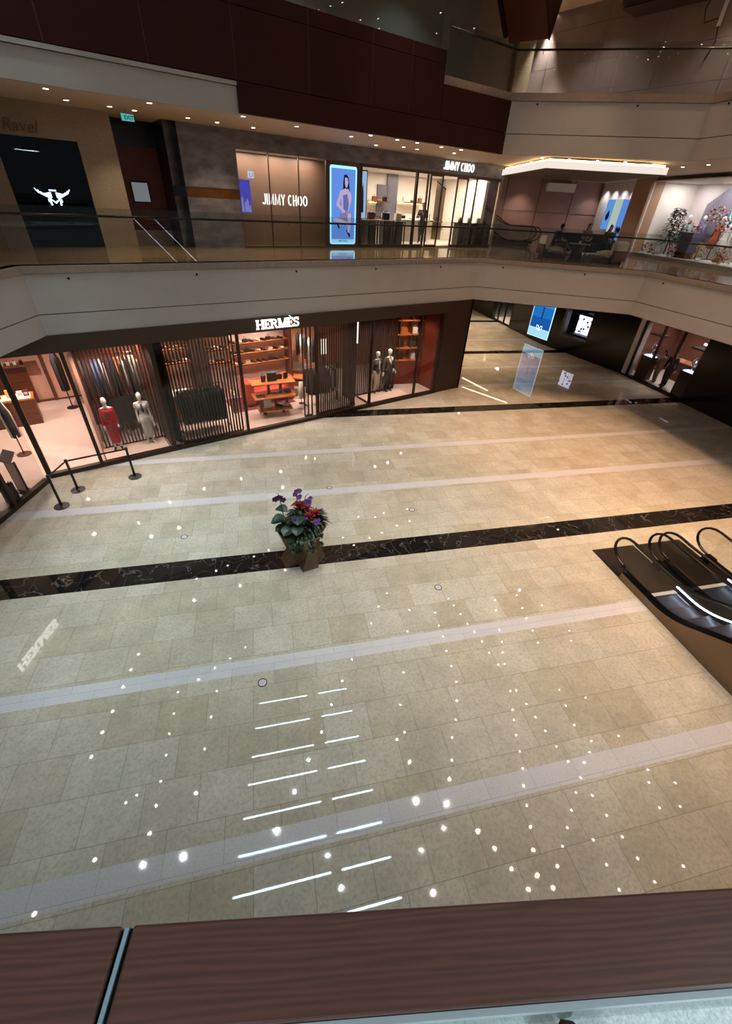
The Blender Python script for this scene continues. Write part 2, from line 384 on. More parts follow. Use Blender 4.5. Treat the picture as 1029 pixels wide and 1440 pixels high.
# walls around the back so that no sightline leaves the building
b = MB()
b.box(-32.2,-32,-3,46,0,14); b.box(-32,40,46,46.2,0,14); b.box(40,40.2,-3,46,0,14); struct(b.build('wall_outer', M_marblewall))
# ================================================================== second level, far wall (behind the walkway), facade coordinates with d = 4.25
D2 = 4.25; Z2 = 5.44; CL = 8.80
fr = dict(loc=fw(0,0,0), rotz=TH)
b = MB().box(-4, 1.64, D2, D2+.3, Z2, 8.05).box(-4, 4.62, D2, D2+.3, 8.05, CL).box(3.62, 4.62, D2, D2+.3, Z2, 8.05)
struct(b.build('wall_woven', M_grass, **fr))
b = MB().box(1.2, 4.0, D2+1.2, D2+1.3, Z2, 8.1).box(1.64,1.68,D2+.3,D2+1.2,Z2,8.05).box(3.58,3.62,D2+.3,D2+1.2,Z2,8.05)
struct(b.build('wall_black', M_dark, **fr))
struct(MB().box(1.64, 3.62, D2+.05, D2+.07, Z2, 8.05).build('window_1', M_glassdark, **fr))
# recess with red wood door and dark reveal
struct(MB().box(4.62, 6.5, D2+1.25, D2+1.4, Z2+.42, 8.15).build('wall_redwood', M_redbrown, **fr))
struct(MB().box(4.62, 6.5, D2+1.24, D2+1.4, 8.15, CL).box(6.08,6.5,D2+.0,D2+1.25,Z2,CL).box(4.4,4.62,D2+.3,D2+1.3,Z2,CL).build('wall_recess', M_dark, **fr))
struct(MB().box(4.62, 6.08, D2+1.2, D2+1.4, Z2, Z2+.42).build('baseboard_recess', M_marblewall, **fr))
# slate wall, its gold band, slate lintel over the boutique
b = MB().box(6.1, 8.36, D2, D2+.3, Z2, 6.90).box(6.1, 8.36, D2, D2+.3, 7.19, CL).box(8.36, 20.6, D2, D2+.3, 8.30, CL); struct(b.build('wall_slate', M_slate, **fr))
struct(MB().box(6.1, 8.36, D2+.02, D2+.3, 6.90, 7.19).build('trim_12', M_gold, **fr))
struct(MB().box(20.6, 22.1, D2, D2+.3, 8.30, CL-.02).build('trim_13', M_slate, **fr))
# boutique shell
b = MB().box(8.36, 22.0, D2+4.2, D2+4.4, Z2, 8.4).box(21.9,22.1,D2+.9,D2+4.3,Z2,8.3); struct(b.build('wall_boutique', mat('ivory wall', (222,208,192), .6), **fr))
struct(MB().box(13.5, 22.0, D2+.12, D2+4.2, Z2+.0, Z2+.06).build('floor_boutique', mat('ivory carpet', (196,178,160), .8), **fr))
struct(MB().box(8.36, 22.0, D2+.3, D2+4.2, 8.31, 8.36).build('ceiling_boutique', M_ceilw, **fr))
b = MB().box(8.36, 13.5, D2+1.0, D2+1.1, Z2, 8.3).box(13.45,13.55,D2+.1,D2+2.2,Z2,8.3); struct(b.build('wall_taupe', mat('taupe lacquer', (150,118,98), .35), **fr))
for i, (a, c) in enumerate(((8.38, 9.55), (9.57, 10.75), (10.77, 11.93))):
    struct(MB().box(a, c, D2+.05, D2+.065, Z2+.02, 8.28).build('window_%d' % (i+2), M_shopglass, **fr))
b = MB()
for s in (8.37, 9.56, 10.76, 11.94, 13.52): b.box(s-.012, s+.012, D2+.02, D2+.09, Z2, 8.30)
b.box(8.36,13.52,D2+.02,D2+.09,Z2,Z2+.04); struct(b.build('trim_14', mat('taupe metal', (96,78,66), .4, metal=.4), **fr))
b = MB()
for s, w in ((13.6,.05),(16.55,.12),(17.2,.05),(20.3,.04)): b.box(s-w/2, s+w/2, D2+.0, D2+.1, Z2, 8.30)
b.box(13.52,17.2,D2,D2+.1,8.2,8.3).box(13.52,17.2,D2,D2+.1,Z2,Z2+.12).box(19.6,22.05,D2,D2+.1,Z2,Z2+.12).box(17.2,22.05,D2,D2+.1,8.2,8.3)
struct(b.build('trim_15', mat('umber frame', (70,56,46), .4, metal=.4), **fr))
for i, (a, c) in enumerate(((13.63, 16.5), (16.62, 17.18), (19.72, 21.9))):
    struct(MB().box(a, c, D2+.04, D2+.055, Z2+.12, 8.2).build('window_%d' % (i+5), M_shopglass, **fr))
struct(MB().tube([(22.0,D2+.06,Z2),(22.0,D2+.06,8.3)], .09, 12).build('trim_16', M_beige, **fr))
# far wall of the lounge end, pillar, flower boutique front
BW = [G(690,338,Z2), G(836,346,Z2)]
bw0 = Vector((9.0,31.2)); bw1 = Vector((23.5,29.4))
b = MB(); b.prism([(9,31.3),(24.5,29.6),(24.5,29.9),(9,31.6)], Z2, 8.8); struct(b.build('wall_far', mat('mauve brown panel wall', (150,116,104), .5, noise=.05, nscale=2)))
b = MB()
for k in range(1, 7):
    t = k/7; x = 9+15.5*t; y = 31.29-1.7*t; b.box(x-.01, x+.01, y-.012, y+.02, Z2, 8.8)
b.prism([(9,31.28),(24.5,29.58),(24.5,29.6),(9,31.3)], 7.1, 7.115); struct(b.build('trim_17', M_gap))
PW0, PW1 = G(831,346,Z2), G(868,352.5,Z2)       # panelled light wall between far wall and pillar
PW0 = Vector((21.9,29.6,Z2)); PW1 = Vector((21.0,25.2,Z2))
b = MB(); b.prism([(21.9,29.7),(21.0,25.2),(21.3,25.2),(22.2,29.7)], Z2, 8.8); struct(b.build('wall_panel', mat('silver white wall', (206,200,200), .4, noise=.08, nscale=3, stretch=(1,1,.2))))
b = MB(); b.prism([(20.55,25.3),(19.95,23.35),(20.6,23.2),(21.2,25.2)], Z2, 8.8); struct(b.build('wall_pillar', mat('tan pillar', (176,140,112), .5)))
W0, W1 = Vector((19.95,23.35)), Vector((18.75,13.0))
wd = (W1-W0).normalized(); wn = Vector((-wd.y, wd.x))       # wn points away from the walkway
if wn.x < 0: wn = -wn
def wq(t, d): p = W0+wd*t+wn*d; return (p.x, p.y)
b = MB(); b.prism([wq(0,0),wq(11,0),wq(11,.25),wq(0,.25)], Z2, Z2+.16); struct(b.build('trim_18', mat('grey stone sill', (150,148,142), .3)))
b = MB(); b.prism([wq(0,2.6),wq(11,2.6),wq(11,2.8),wq(0,2.8)], Z2, 8.8); struct(b.build('wall_floral', mat('lilac white wall', (214,204,204), .6)))
b = MB(); b.prism([wq(0.02,.1),wq(0.02,2.7),wq(-.1,2.7),wq(-.1,.1)], Z2, 8.8); struct(b.build('wall_side', M_ceilw))
b = MB(); b.prism([wq(0,.1),wq(11,.1),wq(11,2.7),wq(0,2.7)], 8.62, 8.66); struct(b.build('ceiling_floral', M_ceilw))
b = MB(); b.prism([wq(0,.25),wq(11,.25),wq(11,2.7),wq(0,2.7)], Z2, Z2+.15); struct(b.build('floor_floral', M_ceilw))
for i, (a, c) in enumerate(((.02, 2.5), (2.52, 4.6), (4.62, 8.2))):
    b = MB(); b.prism([wq(a,.08),wq(c,.08),wq(c,.1),wq(a,.1)], Z2+.16, 8.8); struct(b.build('window_%d' % (i+8), M_shopglass))
# ================================================================== third level
ivg = mat('grey green wall', (128,134,128), .5)
b = MB().box(-2, 18.9, 4.25, 4.45, 10.18, 14); struct(b.build('wall_gallery', ivg, **fr))
b = MB().box(18.9, 21.2, 4.25, 4.45, 10.18, 14); struct(b.build('wall_corner', mat('grey stone panel', (150,140,130), .5), **fr))
b = MB().box(21.2, 22.2, 4.0, 4.6, 10.18, 14); struct(b.build('wall_pier', mat('beige stone pier', (150,134,112), .5, noise=.08, nscale=6), **fr))
wa, wb = Vector((11.3,29.4)), Vector((20.2,11.2)); gd = (wb-wa).normalized(); gn = Vector((-gd.y, gd.x))
if gn.x < 0: gn = -gn
def gq(t, d): p = wa+gd*t+gn*d; return (p.x, p.y)
b = MB()
for zz in ((10.18,11.2),(11.21,12.3),(12.31,13.4),(13.41,14.0)):
    for k in range(8): b.prism([gq(k*2.5+.006,0),gq(k*2.5+2.494,0),gq(k*2.5+2.494,.2),gq(k*2.5+.006,.2)], *zz)
struct(b.build('wall_marble', M_marblewall))
b = MB(); b.prism([gq(0,.05),gq(20,.05),gq(20,.25),gq(0,.25)], 10.18, 14); struct(b.build('trim_19', M_gap))
# ================================================================== ground floor fashion store (facade coordinates)
HB = 3.47
b = MB().box(-.12, 15.25, -.06, .16, HB, 3.90)
struct(b.build('wall_header', M_bronze2, **fr))
struct(MB().box(15.25, 16.72, -.02, .3, .0, 3.9).box(16.5,16.72,.3,6,0,3.9).build('wall_bronze', mat('dark brown panel', (52,32,20), .45, noise=.12, nscale=8, stretch=(1,1,6)), **fr))
struct(MB().box(16.72, 16.79, -.05, .05, 0, 3.9).build('trim_20', M_darkmetal, **fr))
# sills and posts
b = MB().box(0, 15.3, -.06, .10, 0, .13); struct(b.build('trim_21', M_bronze, **fr))
b = MB()
for s, w in ((0,.13),(1.38,.10),(3.55,.12),(6.15,.07),(9.03,.08),(11.5,.06),(13.95,.05),(15.15,.09)): b.box(s-w/2, s+w/2, -.06, .08, .1, HB)
struct(b.build('trim_22', M_bronze, **fr))
for i, (a, c) in enumerate(((1.44,3.48),(3.62,6.11),(6.19,8.98),(9.08,11.46),(11.54,13.92),(13.98,15.1))):
    struct(MB().box(a, c, 0, .012, .13, HB).build('window_%d' % (i+11), M_shopglass, **fr))
LA, LB = Vector((-6.58,12.03)), Vector((-7.5,8.2)); ld = (LB-LA).normalized(); ln = Vector((ld.y, -ld.x))
if ln.x > 0: ln = -ln
def lq(t, d): p = LA+ld*t+ln*d; return (p.x, p.y)
b = MB(); b.prism([lq(-.1,-.06),lq(6,-.06),lq(6,.2),lq(-.1,.2)], HB, 3.90); struct(b.build('wall_headerleft', M_bronze2))
b = MB(); b.prism([lq(0,-.06),lq(4,-.06),lq(4,.1),lq(0,.1)], 0, .13); struct(b.build('trim_23', M_bronze))
b = MB()
for t, w in ((1.36,.1),(2.7,.1)): b.prism([lq(t-w/2,-.05),lq(t+w/2,-.05),lq(t+w/2,.09),lq(t-w/2,.09)], .1, HB)
struct(b.build('trim_24', M_bronze))
for i, (a, c) in enumerate(((.07,1.3),(1.42,2.64))):
    b = MB(); b.prism([lq(a,0),lq(c,0),lq(c,.012),lq(a,.012)], .13, HB); struct(b.build('window_%d' % (i+17), M_shopglass))
# interior shell
b = MB(); b.prism([(0,.08),(15.3,.08),(15.3,6.9),(-6,6.9),(-6,-1),(-1.0,-1.3),(-.3,-.25)], 0.002, .03); struct(b.build('floor_store', M_shopfloor, **fr))
b = MB(); b.prism([(-.1,.1),(15.3,.1),(15.3,6.9),(-6,6.9),(-6,-1.0),(-1.0,-1.2)], HB+.0, HB+.04); struct(b.build('ceiling_store', M_ceilw, **fr))
b = MB().box(-6, .62, 6.6, 6.8, 0, HB).box(.62, 1.6, 6.5, 6.8, 0, HB); struct(b.build('wall_peach', M_peach, **fr))
struct(MB().box(.56, .68, 6.42, 6.62, 0, HB).box(-3,1.6,6.46,6.6,0,.08).build('trim_25', M_brownwood, **fr))
struct(MB().box(1.5, 1.6, 1.0, 6.6, 0, HB).build('wall_divider', M_peach, **fr))
struct(MB().box(3.6, 6.9, 3.6, 3.8, 0, HB).build('wall_store', M_pink, **fr))
struct(MB().box(1.6, 3.6, 3.2, 3.4, 0, HB).box(3.5,3.6,1.3,3.8,0,HB).build('wall_cognac', mat('cognac wood wall', (120,62,38), .6, noise=.1, nscale=3), **fr))
struct(MB().box(5.38, 5.98, 3.1, 3.6, 0, HB).build('wall_darkpier', M_bronze2, **fr))
t = fthing('cabinet', 'long dark cabinet behind the slats and dressed mannequins', 'cabinet', 2.5, 2.35, .03)
MB().box(-.5,.5,-.3,.3,.35,1.25).build('body', M_bronze2, t); MB().box(-.54,.54,-.34,.34,1.25,1.3).build('top', M_brownwood, t)
for x in (-.42,.42): MB().box(x-.04,x+.04,-.25,.25,0,.35).build('leg', M_black, t)
t = fthing('strip_light', 'upright white light strip beside the male mannequins', 'strip light', 11.22, .62, 2.5); MB().box(-.02,.02,-.01,.02,0,.9).build('diffuser', glow('upright strip', (255,246,236), 1.6), t); MB().box(-.03,.03,.02,.05,-.02,.92).build('housing', M_black, t)
s, d, z = FP(456,498,2.2); t = fthing('light_box', 'white light box seen through the right rounded slat screen', 'light box', s, 2.2, z); MB().box(-.14,.14,0,.03,0,.62).build('panel', glow('panel white', (255,244,230), 1.4), t); MB().box(-.16,.16,.03,.06,-.02,.64).build('frame', M_bronze, t); MB().box(-.02,.02,.06,.1,.03-z,.5).build('post', M_bronze, t)
struct(MB().box(6.9, 9.35, 3.5, 3.7, 0, HB).build('wall_shoes', M_pink, **fr))
struct(MB().box(9.35, 9.43, 2.9, 3.7, 0, HB).build('trim_26', M_redbrown, **fr))
struct(MB().box(9.35, 15.3, 4.9, 5.1, 0, HB).build('wall_rust', mat('rust wall', (150,76,50), .7), **fr))
struct(MB().box(9.4,11.6,4.6,4.9,0,HB).build('wall_tan', mat('tan leather wall', (196,140,108), .6), **fr))
struct(MB().box(15.32, 15.5, .1, 5, 0, HB).build('wall_rustside', mat('oxblood wall', (104,34,20), .5), **fr))
# display platforms in the windows
def platform(label, s0, s1, d0, d1, grp=None):
    t = fthing('display_platform', label, 'platform', (s0+s1)/2, (d0+d1)/2, .03)
    w, q = (s1-s0)/2, (d1-d0)/2
    MB().box(-w,w,-q,q,0,.07).build('plinth', M_brownwood, t); MB().box(-w+.04,w-.04,-q+.04,q-.04,.07,.085).build('top_panel', mat('blush stone', (236,206,190), .4), t)
platform('low pale platform under the red and white dressed mannequins', 1.5, 3.46, .12, .98)
platform('low pale platform under the two male mannequins', 11.6, 13.9, .12, 1.1)
# slatted screens
def screen(label, path, z0, z1, pitch=.1, w=.042, rails=(0,)):
    p = [Vector(q) for q in path]; t = fthing('slat_screen', label, 'screen', p[0].x, p[0].y, .03)
    seg = [(p[i+1]-p[i]).length for i in range(len(p)-1)]; L = sum(seg); n = int(L/pitch); sl = MB(); rl = MB()
    o = p[0]
    for i in range(n+1):
        d = L*i/n; k = 0
        while k < len(seg)-1 and d > seg[k]: d -= seg[k]; k += 1
        q = p[k].lerp(p[k+1], d/seg[k])-o
        tv = (p[k+1]-p[k]).normalized(); nv = Vector((-tv.y, tv.x))
        sl.prism([tuple(q+tv*w/2+nv*w*.7), tuple(q-tv*w/2+nv*w*.7), tuple(q-tv*w/2-nv*w*.7), tuple(q+tv*w/2-nv*w*.7)], z0+.06, z1-.02)
    for z in (z0, z1-.06):
        rl = MB()
        for i in range(len(p)-1):
            a, c = p[i]-o, p[i+1]-o; tv = (c-a).normalized(); nv = Vector((-tv.y, tv.x))*.05
            rl.prism([tuple(a+nv), tuple(a-nv), tuple(c-nv), tuple(c+nv)], z, z+.06)
        rl.build('rail', M_slat, t)
    sl.build('slats', M_slat, t); return t
screen('tall dark slat screen behind the red and white dressed mannequins', [(1.56,1.06),(3.5,1.06)], .0, 3.42)
screen('tall dark slat screen with rounded left end in front of the shoe wall', [(3.78,1.0),(3.80,.62),(3.92,.38),(4.15,.28),(6.05,.28)], .0, 3.42)
screen('narrow dark slat return at right edge of the open display window', [(8.62,.32),(8.95,.32)], .0, 3.42, .11)
screen('tall dark slat screen with rounded right end left of the male mannequins', [(9.14,.30),(10.75,.30),(11.0,.40),(11.12,.62),(11.14,1.0)], .0, 3.42)
screen('tall dark slat screen behind the two male mannequins', [(11.3,1.25),(13.72,1.25)], .0, 3.42, .105)
struct(MB().box(3.50,3.66,.2,1.3,0.03,HB).box(11.16,11.34,.9,1.6,.03,HB).build('wall_posts', M_slat, **fr))
# lit shop sign: slab serif letters on the header
def slab(ch, h=.34):
    b = MB(); w = .068; y0, y1 = -.03, 0; S = []
    def serif(x, z): b.box(x-.055, x+.055, y0, y1, z-.0225, z+.0225)
    z0, z1 = .0225, h-.0225
    if ch in 'H':
        for x in (.06, .25): b.box(x-w/2,x+w/2,y0,y1,0,h); serif(x,z0); serif(x,z1)
        b.box(.06,.25,y0,y1,h/2-.024,h/2+.024); W = .31
    elif ch in 'EÈ':
        b.box(.06-w/2,.06+w/2,y0,y1,0,h); serif(.05,z0); serif(.05,z1)
        for z, l in ((z0,.22),(z1,.22),(h/2,.17)): b.box(.06,l,y0,y1,z-.0225,z+.0225)
        b.box(.19,.23,y0,y1,0,.085); b.box(.19,.23,y0,y1,h-.085,h); b.box(.15,.18,y0,y1,h/2-.05,h/2+.05); W = .25
        if ch == 'È': b.vprism([(.07,h+.075),(.12,h+.075),(.17,h+.02),(.13,h+.02)], y0, y1)
    elif ch == 'R':
        b.box(.06-w/2,.06+w/2,y0,y1,0,h); serif(.06,z0); serif(.05,z1)
        pts = [(.06,h-.03),(.15,h-.03)]+[(.15+.075*math.sin(a),h-.03-.0625+.0625*math.cos(a)) for a in [PI*k/8 for k in range(1,8)]]+[(.15,h-.155),(.06,h-.155)]
        b.ribbon(pts, .05, y0, y1); b.vprism([(.12,h-.15),(.18,h-.15),(.275,0),(.205,0)], y0, y1); b.box(.20,.30,y0,y1,0,.045); W = .30
    elif ch == 'M':
        for x in (.055,.315): b.box(x-w/2+.006,x+w/2-.006,y0,y1,0,h); serif(x,z0); serif(x,z1)
        b.vprism([(.03,h),(.09,h),(.215,0),(.155,0)], y0, y1); b.vprism([(.28,h),(.34,h),(.215,0),(.155,0)], y0, y1); W = .37
    else:
        c = []
        for k in range(0, 9): a = PI*.15+PI*1.2*k/8; c.append((.12+.078*math.cos(a), h-.0975+.073*math.sin(a)))
        for k in range(0, 9): a = PI*.5-PI*1.25*k/8; c.append((.12+.085*math.cos(a), .095+.075*math.sin(a)))
        b.ribbon(c, .055, y0, y1); b.box(.175,.215,y0,y1,h-.11,h); b.box(.02,.06,y0,y1,0,.11); W = .235
    return b, W
t = fthing('shop_sign', 'lit white slab serif letters HERMÈS on the dark bronze shop header', 'sign', 6.80, -.065, 3.55)
x = 0
for ch in 'HERMÈS':
    b, W = slab(ch); o = b.build('letter', M_signw, t, (x*.93,0,0)); o.scale = (.93, 1, .84); x += W-.012
p_ = lq(3.75,-.065); t = thing('shop_sign', 'second lit sign HERMÈS on the left face, read only in the floor reflection', 'sign', (p_[0],p_[1],3.55), math.atan2(-ld.y,-ld.x))
x = 0
for ch in 'HERMÈS':
    b, W = slab(ch); o = b.build('letter', MC.get('bright lit letters') or glow('bright lit letters', (255,250,244), 3.5), t, (x*1.0,0,0)); o.scale = (1.0, 1, .84); x += W-.012
# ------------------------------------------------------------------ mannequins
def standing(h, f=1.0, arms=.16, legs=.085, feet=True, twist=0, lean=0):
    """joints for an upright figure facing -y"""
    k = h/1.78
    J = dict(head=(0,-.01,1.68), neck=(0,.01,1.47), chest=(0,.01,1.30), waist=(0,.015,1.06), pelvis=(0,.02,.94))
    for sg, n in ((-1,'l'),(1,'r')):
        J['sh'+n] = (sg*.185*f,.01,1.41); J['el'+n] = (sg*(.215*f+arms*.3),.03,1.13); J['wr'+n] = (sg*(.215*f+arms*.5),-.03,.89)
        J['hp'+n] = (sg*.095,.02,.90); J['kn'+n] = (sg*legs,-.01,.49); J['an'+n] = (sg*legs,.04,.085); J['to'+n] = (sg*(legs+.03),-.10,.035)
    return {a: Vector(p)*k for a, p in J.items()}, k
def body(J, k, fem=True, egg=True):
    c = []; g = []
    def A(p, q, r0, r1, t): c.append((p, q, r0*k, r1*k)); g.append(t)
    A(J['neck']-Vector((0,0,.03)), J['head']-Vector((0,0,.07*k)), .052, .048, 0)
    w = .062 if fem else .105; rc = .084 if fem else .105; rs = .044 if fem else .058
    A(J['chest']+Vector((-.07,0,0))*k, J['chest']+Vector((.07,0,0))*k, rc, rc, 0); A(J['chest'], J['waist'], rc+.005, w+.02, 0); A(J['waist'], J['pelvis'], w+.02, .11 if fem else .13, 0)
    A(J['shl'], J['shr'], rs, rs, 0); A(J['neck'], J['shl'], .05, .05, 0); A(J['neck'], J['shr'], .05, .05, 0)
    A(J['hpl'], J['hpr'], .095 if fem else .105, .095 if fem else .105, 0)
    for n in 'lr':
        A(J['sh'+n], J['el'+n], .042 if fem else .055, .034 if fem else .042, 0); A(J['el'+n], J['wr'+n], .034 if fem else .042, .026, 0)
        A(J['hp'+n], J['kn'+n], .08 if fem else .092, .054, 0); A(J['kn'+n], J['an'+n], .056, .038, 0); A(J['an'+n], J['to'+n], .042, .032, 1)
        d = J['wr'+n]-J['el'+n]
        for h in hand_caps(J['wr'+n], d, Vector((0,-1,0)) if abs(d.normalized().y) < .8 else Vector((0,0,1)), k): c.append(h); g.append(0)
    e = [(tuple(J['head']), (.078*k,.098*k,.118*k))]; g.append(0)
    if not egg:
        hd = J['head']; e += [(tuple(hd+Vector((0,-.098,-.01))*k), (.014*k,.02*k,.022*k)), (tuple(hd+Vector((-.078,0,-.01))*k), (.012*k,.022*k,.03*k)), (tuple(hd+Vector((.078,0,-.01))*k), (.012*k,.022*k,.03*k)), (tuple(hd+Vector((0,-.05,-.085))*k), (.045*k,.05*k,.035*k))]; g += [0]*4
    return c, e, g
def cloth(name, caps, ells, m, parent, k=1, vox=.02): return flesh([(a, b_, r0*k, r1*k) for a, b_, r0, r1 in caps], ells, vox, name, m, parent)
def mannequin(label, s, d, h, kind, rot=0):
    t = fthing('mannequin', label, 'mannequin', s, d, .115, None, rot)
    J, k = standing(h, .84 if kind in ('red','white') else 1.08, .035 if kind in ('red','white') else .2)
    if kind in ('grey','brown'):
        J['knl'] += Vector((0,-.03,0)); J['anr'] += Vector((.03,.05,0)); J['tor'] += Vector((.06,.03,0))
    shoe = {'red': M_black, 'white': M_skinw}.get(kind, M_black)
    c, e, g = body(J, k, kind in ('red','white'))
    flesh(c, e, .0115, 'body', [M_skinw, shoe], t, g)
    if kind == 'red':
        m = mat('crimson satin', (178,22,34), .35)
        cp = [(J['chest']+Vector((-.08,0,.02)), J['chest']+Vector((.08,0,.02)), .11, .11), (J['chest']+Vector((-.05,0,0)), J['waist']+Vector((-.035,0,0)), .11, .10), (J['chest']+Vector((.05,0,0)), J['waist']+Vector((.035,0,0)), .11, .10), (J['chest'], J['waist'], .112, .10), (J['waist'], J['pelvis'], .10, .13), (J['shl'], J['shr'], .058, .058), (J['pelvis']+Vector((-.05,0,-.05)), J['pelvis']+Vector((.05,0,-.05)), .122, .122)]
        for n in 'lr': cp += [(J['sh'+n], J['el'+n], .058, .05), (J['el'+n], J['wr'+n]+(J['el'+n]-J['wr'+n])*.1, .05, .038)]
        for sg in (-1, 1): cp += [(J['pelvis']+Vector((sg*.06,0,-.03)), Vector((sg*.045,.01,.32)), .115, .105)]
        cloth('dress', cp, [], m, t); MB().tube([(0.03*math.cos(a)+0, .0+.13*math.sin(a)-.0, J['waist'].z+.02) for a in []] or [(-.12,-.06,J['waist'].z),(0,-.13,J['waist'].z+.01),(.12,-.06,J['waist'].z)], .018, 6).build('belt', m, t, smooth=True)
    if kind == 'white':
        m1 = mat('dove top', (196,192,186), .7); m2 = mat('ivory satin skirt', (226,216,206), .4)
        cp = [(J['chest']+Vector((-.075,0,.02)), J['chest']+Vector((.075,0,.02)), .118, .118), (J['chest'], J['waist'], .128, .115), (J['shl'], J['shr'], .066, .066)]
        for n in 'lr': cp += [(J['sh'+n], J['sh'+n].lerp(J['el'+n], .35), .072, .07)]
        cloth('blouse', cp, [], m1, t)
        cp = [(J['waist'], J['pelvis'], .122, .15)]
        for sg in (-1, 1): cp += [(J['pelvis']+Vector((sg*.06,0,0)), Vector((sg*.05,.01,.28)), .118, .10)]
        sk = cloth('skirt', cp, [], m2, t)
        b = MB()
        for q in range(5): b.tube([(-.13,-.05-.02*q,J['waist'].z-.02-.03*q),(0,-.145,J['waist'].z-.05-.045*q),(.12,-.07,J['waist'].z-.1-.05*q)], .01, 6)
        b.build('drape_fold', m2, sk, smooth=True)
        MB().tube([(0,-.09,J['neck'].z-.03),(.0,-.14,J['chest'].z),(.01,-.14,J['chest'].z-.12)], [.03,.04,.03], 8, flat=(1,.5)).build('scarf', mat('charcoal', (60,58,58), .8), t, smooth=True)
    if kind in ('grey', 'brown'):
        mj = mat('charcoal', (60,58,58), .8) if kind == 'grey' else mat('olive knit', (74,64,52), .8)
        mt = mat('oatmeal trousers', (206,184,164), .8) if kind == 'grey' else mat('black trousers', (22,20,20), .7)
        cp = []
        for n in 'lr': cp += [(J['hp'+n], J['kn'+n], .105, .075), (J['kn'+n], J['an'+n]+Vector((0,0,.02)), .075, .06)]
        cp += [(J['hpl'], J['hpr'], .12, .12)]
        cloth('trousers', cp, [], mt, t)
        cp = [(J['chest']+Vector((-.085,0,0)), J['chest']+Vector((.085,0,0)), .125, .125), (J['chest'], J['pelvis']+Vector((0,0,.0)), .14, .15), (J['shl'], J['shr'], .075, .075)]
        for n in 'lr': cp += [(J['sh'+n], J['el'+n], .075, .06), (J['el'+n], J['wr'+n].lerp(J['el'+n], .12), .06, .048)]
        jk = cloth('jacket', cp, [], mj, t)
        if kind == 'grey': MB().vprism([(-.035,J['neck'].z-.02),(.035,J['neck'].z-.02),(.0,J['waist'].z)], -.155, -.13).build('shirt_front', M_white, jk)
        else:
            MB().tube([(-.08,-.09,J['neck'].z-.02),(-.05,-.15,J['chest'].z),(.0,-.165,J['chest'].z-.1)], .04, 8).tube([(.08,-.09,J['neck'].z-.02),(.04,-.15,J['chest'].z+.05)], .04, 8).build('scarf', mat('ivory scarf', (214,200,186), .8), t, smooth=True)
            MB().tube([(.26,-.04,1.0),(.28,-.0,.9),(.25,.02,.84)], [.035,.05,.03], 8).build('shirt_sleeve', M_white, t, smooth=True)
        MB().ell(tuple(J['head']+Vector((0,.005,.05))*k), (.084*k,.104*k,.075*k)).build('cap', M_skinw, t, smooth=True)
    return t
mannequin('white mannequin in a long red satin dress with black shoes', *FG(168,632,.115)[:2], 1.76, 'red', -.15)
mannequin('white mannequin in a pale draped skirt and dove top', *FG(213,622,.115)[:2], 1.74, 'white', -.1)
mannequin('male mannequin in charcoal jacket and oatmeal trousers', *FG(528,552,.115)[:2], 1.80, 'grey', .1)
mannequin('male mannequin in dark knit, black trousers and draped ivory scarf', *FG(544,550,.115)[:2], 1.86, 'brown', .05)
# ------------------------------------------------------------------ garments
def coat_mb(w=.5, l=.75, th=.09):
    b = MB(); n = 8; prof = [(0,.09,.5),(.02,.24,.7),(.10,.26,1),(.35,.25,1.0),(.7,.26,1.05),(1.0,.28,1.1)]
    rings = []
    for z, hw, q in prof:
        hw *= w/.5; rings.append([(hw*math.cos(2*PI*j/12)*(1 if abs(math.cos(2*PI*j/12)) > .2 else 1), th*q*.5*math.sin(2*PI*j/12), -z*l) for j in range(12)])
    vs = [p for R in rings for p in R]; fs = [(i*12+j, (i+1)*12+j, (i+1)*12+(j+1)%12, i*12+(j+1)%12) for i in range(len(prof)-1) for j in range(12)]
    b.add(vs, fs+[tuple(range(12)), tuple(range(5*12+11, 5*12-1, -1))])
    for sg in (-1, 1): b.tube([(sg*.22*w/.5,0,-.04*l),(sg*.30*w/.5,-.01,-.35*l),(sg*.31*w/.5,-.02,-.78*l)], [.055,.05,.042], 8, flat=(1,.8))
    return b
M_slat2 = None
def garment(label, s, d, z, rot, m, w=.5, l=.75, grp=None, th=.09):
    t = fthing('hanging_garment', label, 'garment', s, d, z, grp, rot)
    coat_mb(w, l, th).build('coat', m, t, (0,0,-.12), smooth=True)
    MB().tube([(-.2,0,-.15),(0,0,-.08),(.2,0,-.15)], .008, 6).tube([(0,0,-.08),(0,0,-.02),(.02,0,.012),(.04,0,.0)], .005, 6).build('hanger', M_brownwood, t)
    return t
MK = [mat('black wool', (20,19,20), .9), mat('ivory wool', (222,208,192), .9), mat('charcoal', (60,58,58), .8), mat('camel', (188,120,62), .8), mat('dusk blue', (70,84,130), .7), mat('navy', (34,36,62), .8), mat('dove top', (196,192,186), .7)]
def rack(label, s, d, w, h, rot=0, hung=False):
    t = fthing('clothes_rail', label, 'clothes rail', s, d, .03, None, rot)
    MB().tube([(-w/2,0,h),(w/2,0,h)], .012, 8).build('rail', M_darkmetal, t)
    for sg in (-1, 1):
        if hung: MB().tube([(sg*w/2,0,h),(sg*w/2,0,HB-.03)], .008, 6).build('hanger_rod', M_darkmetal, t); continue
        MB().tube([(sg*w/2,0,0),(sg*w/2,0,h)], .013, 8).cbox((sg*w/2,0,.01),(.05,.4,.02)).build('upright', M_darkmetal, t)
    return t
rack('wall rail holding jackets beside the shoe shelves', 10.15, 3.6, 1.5, 2.38, 1.3, True)
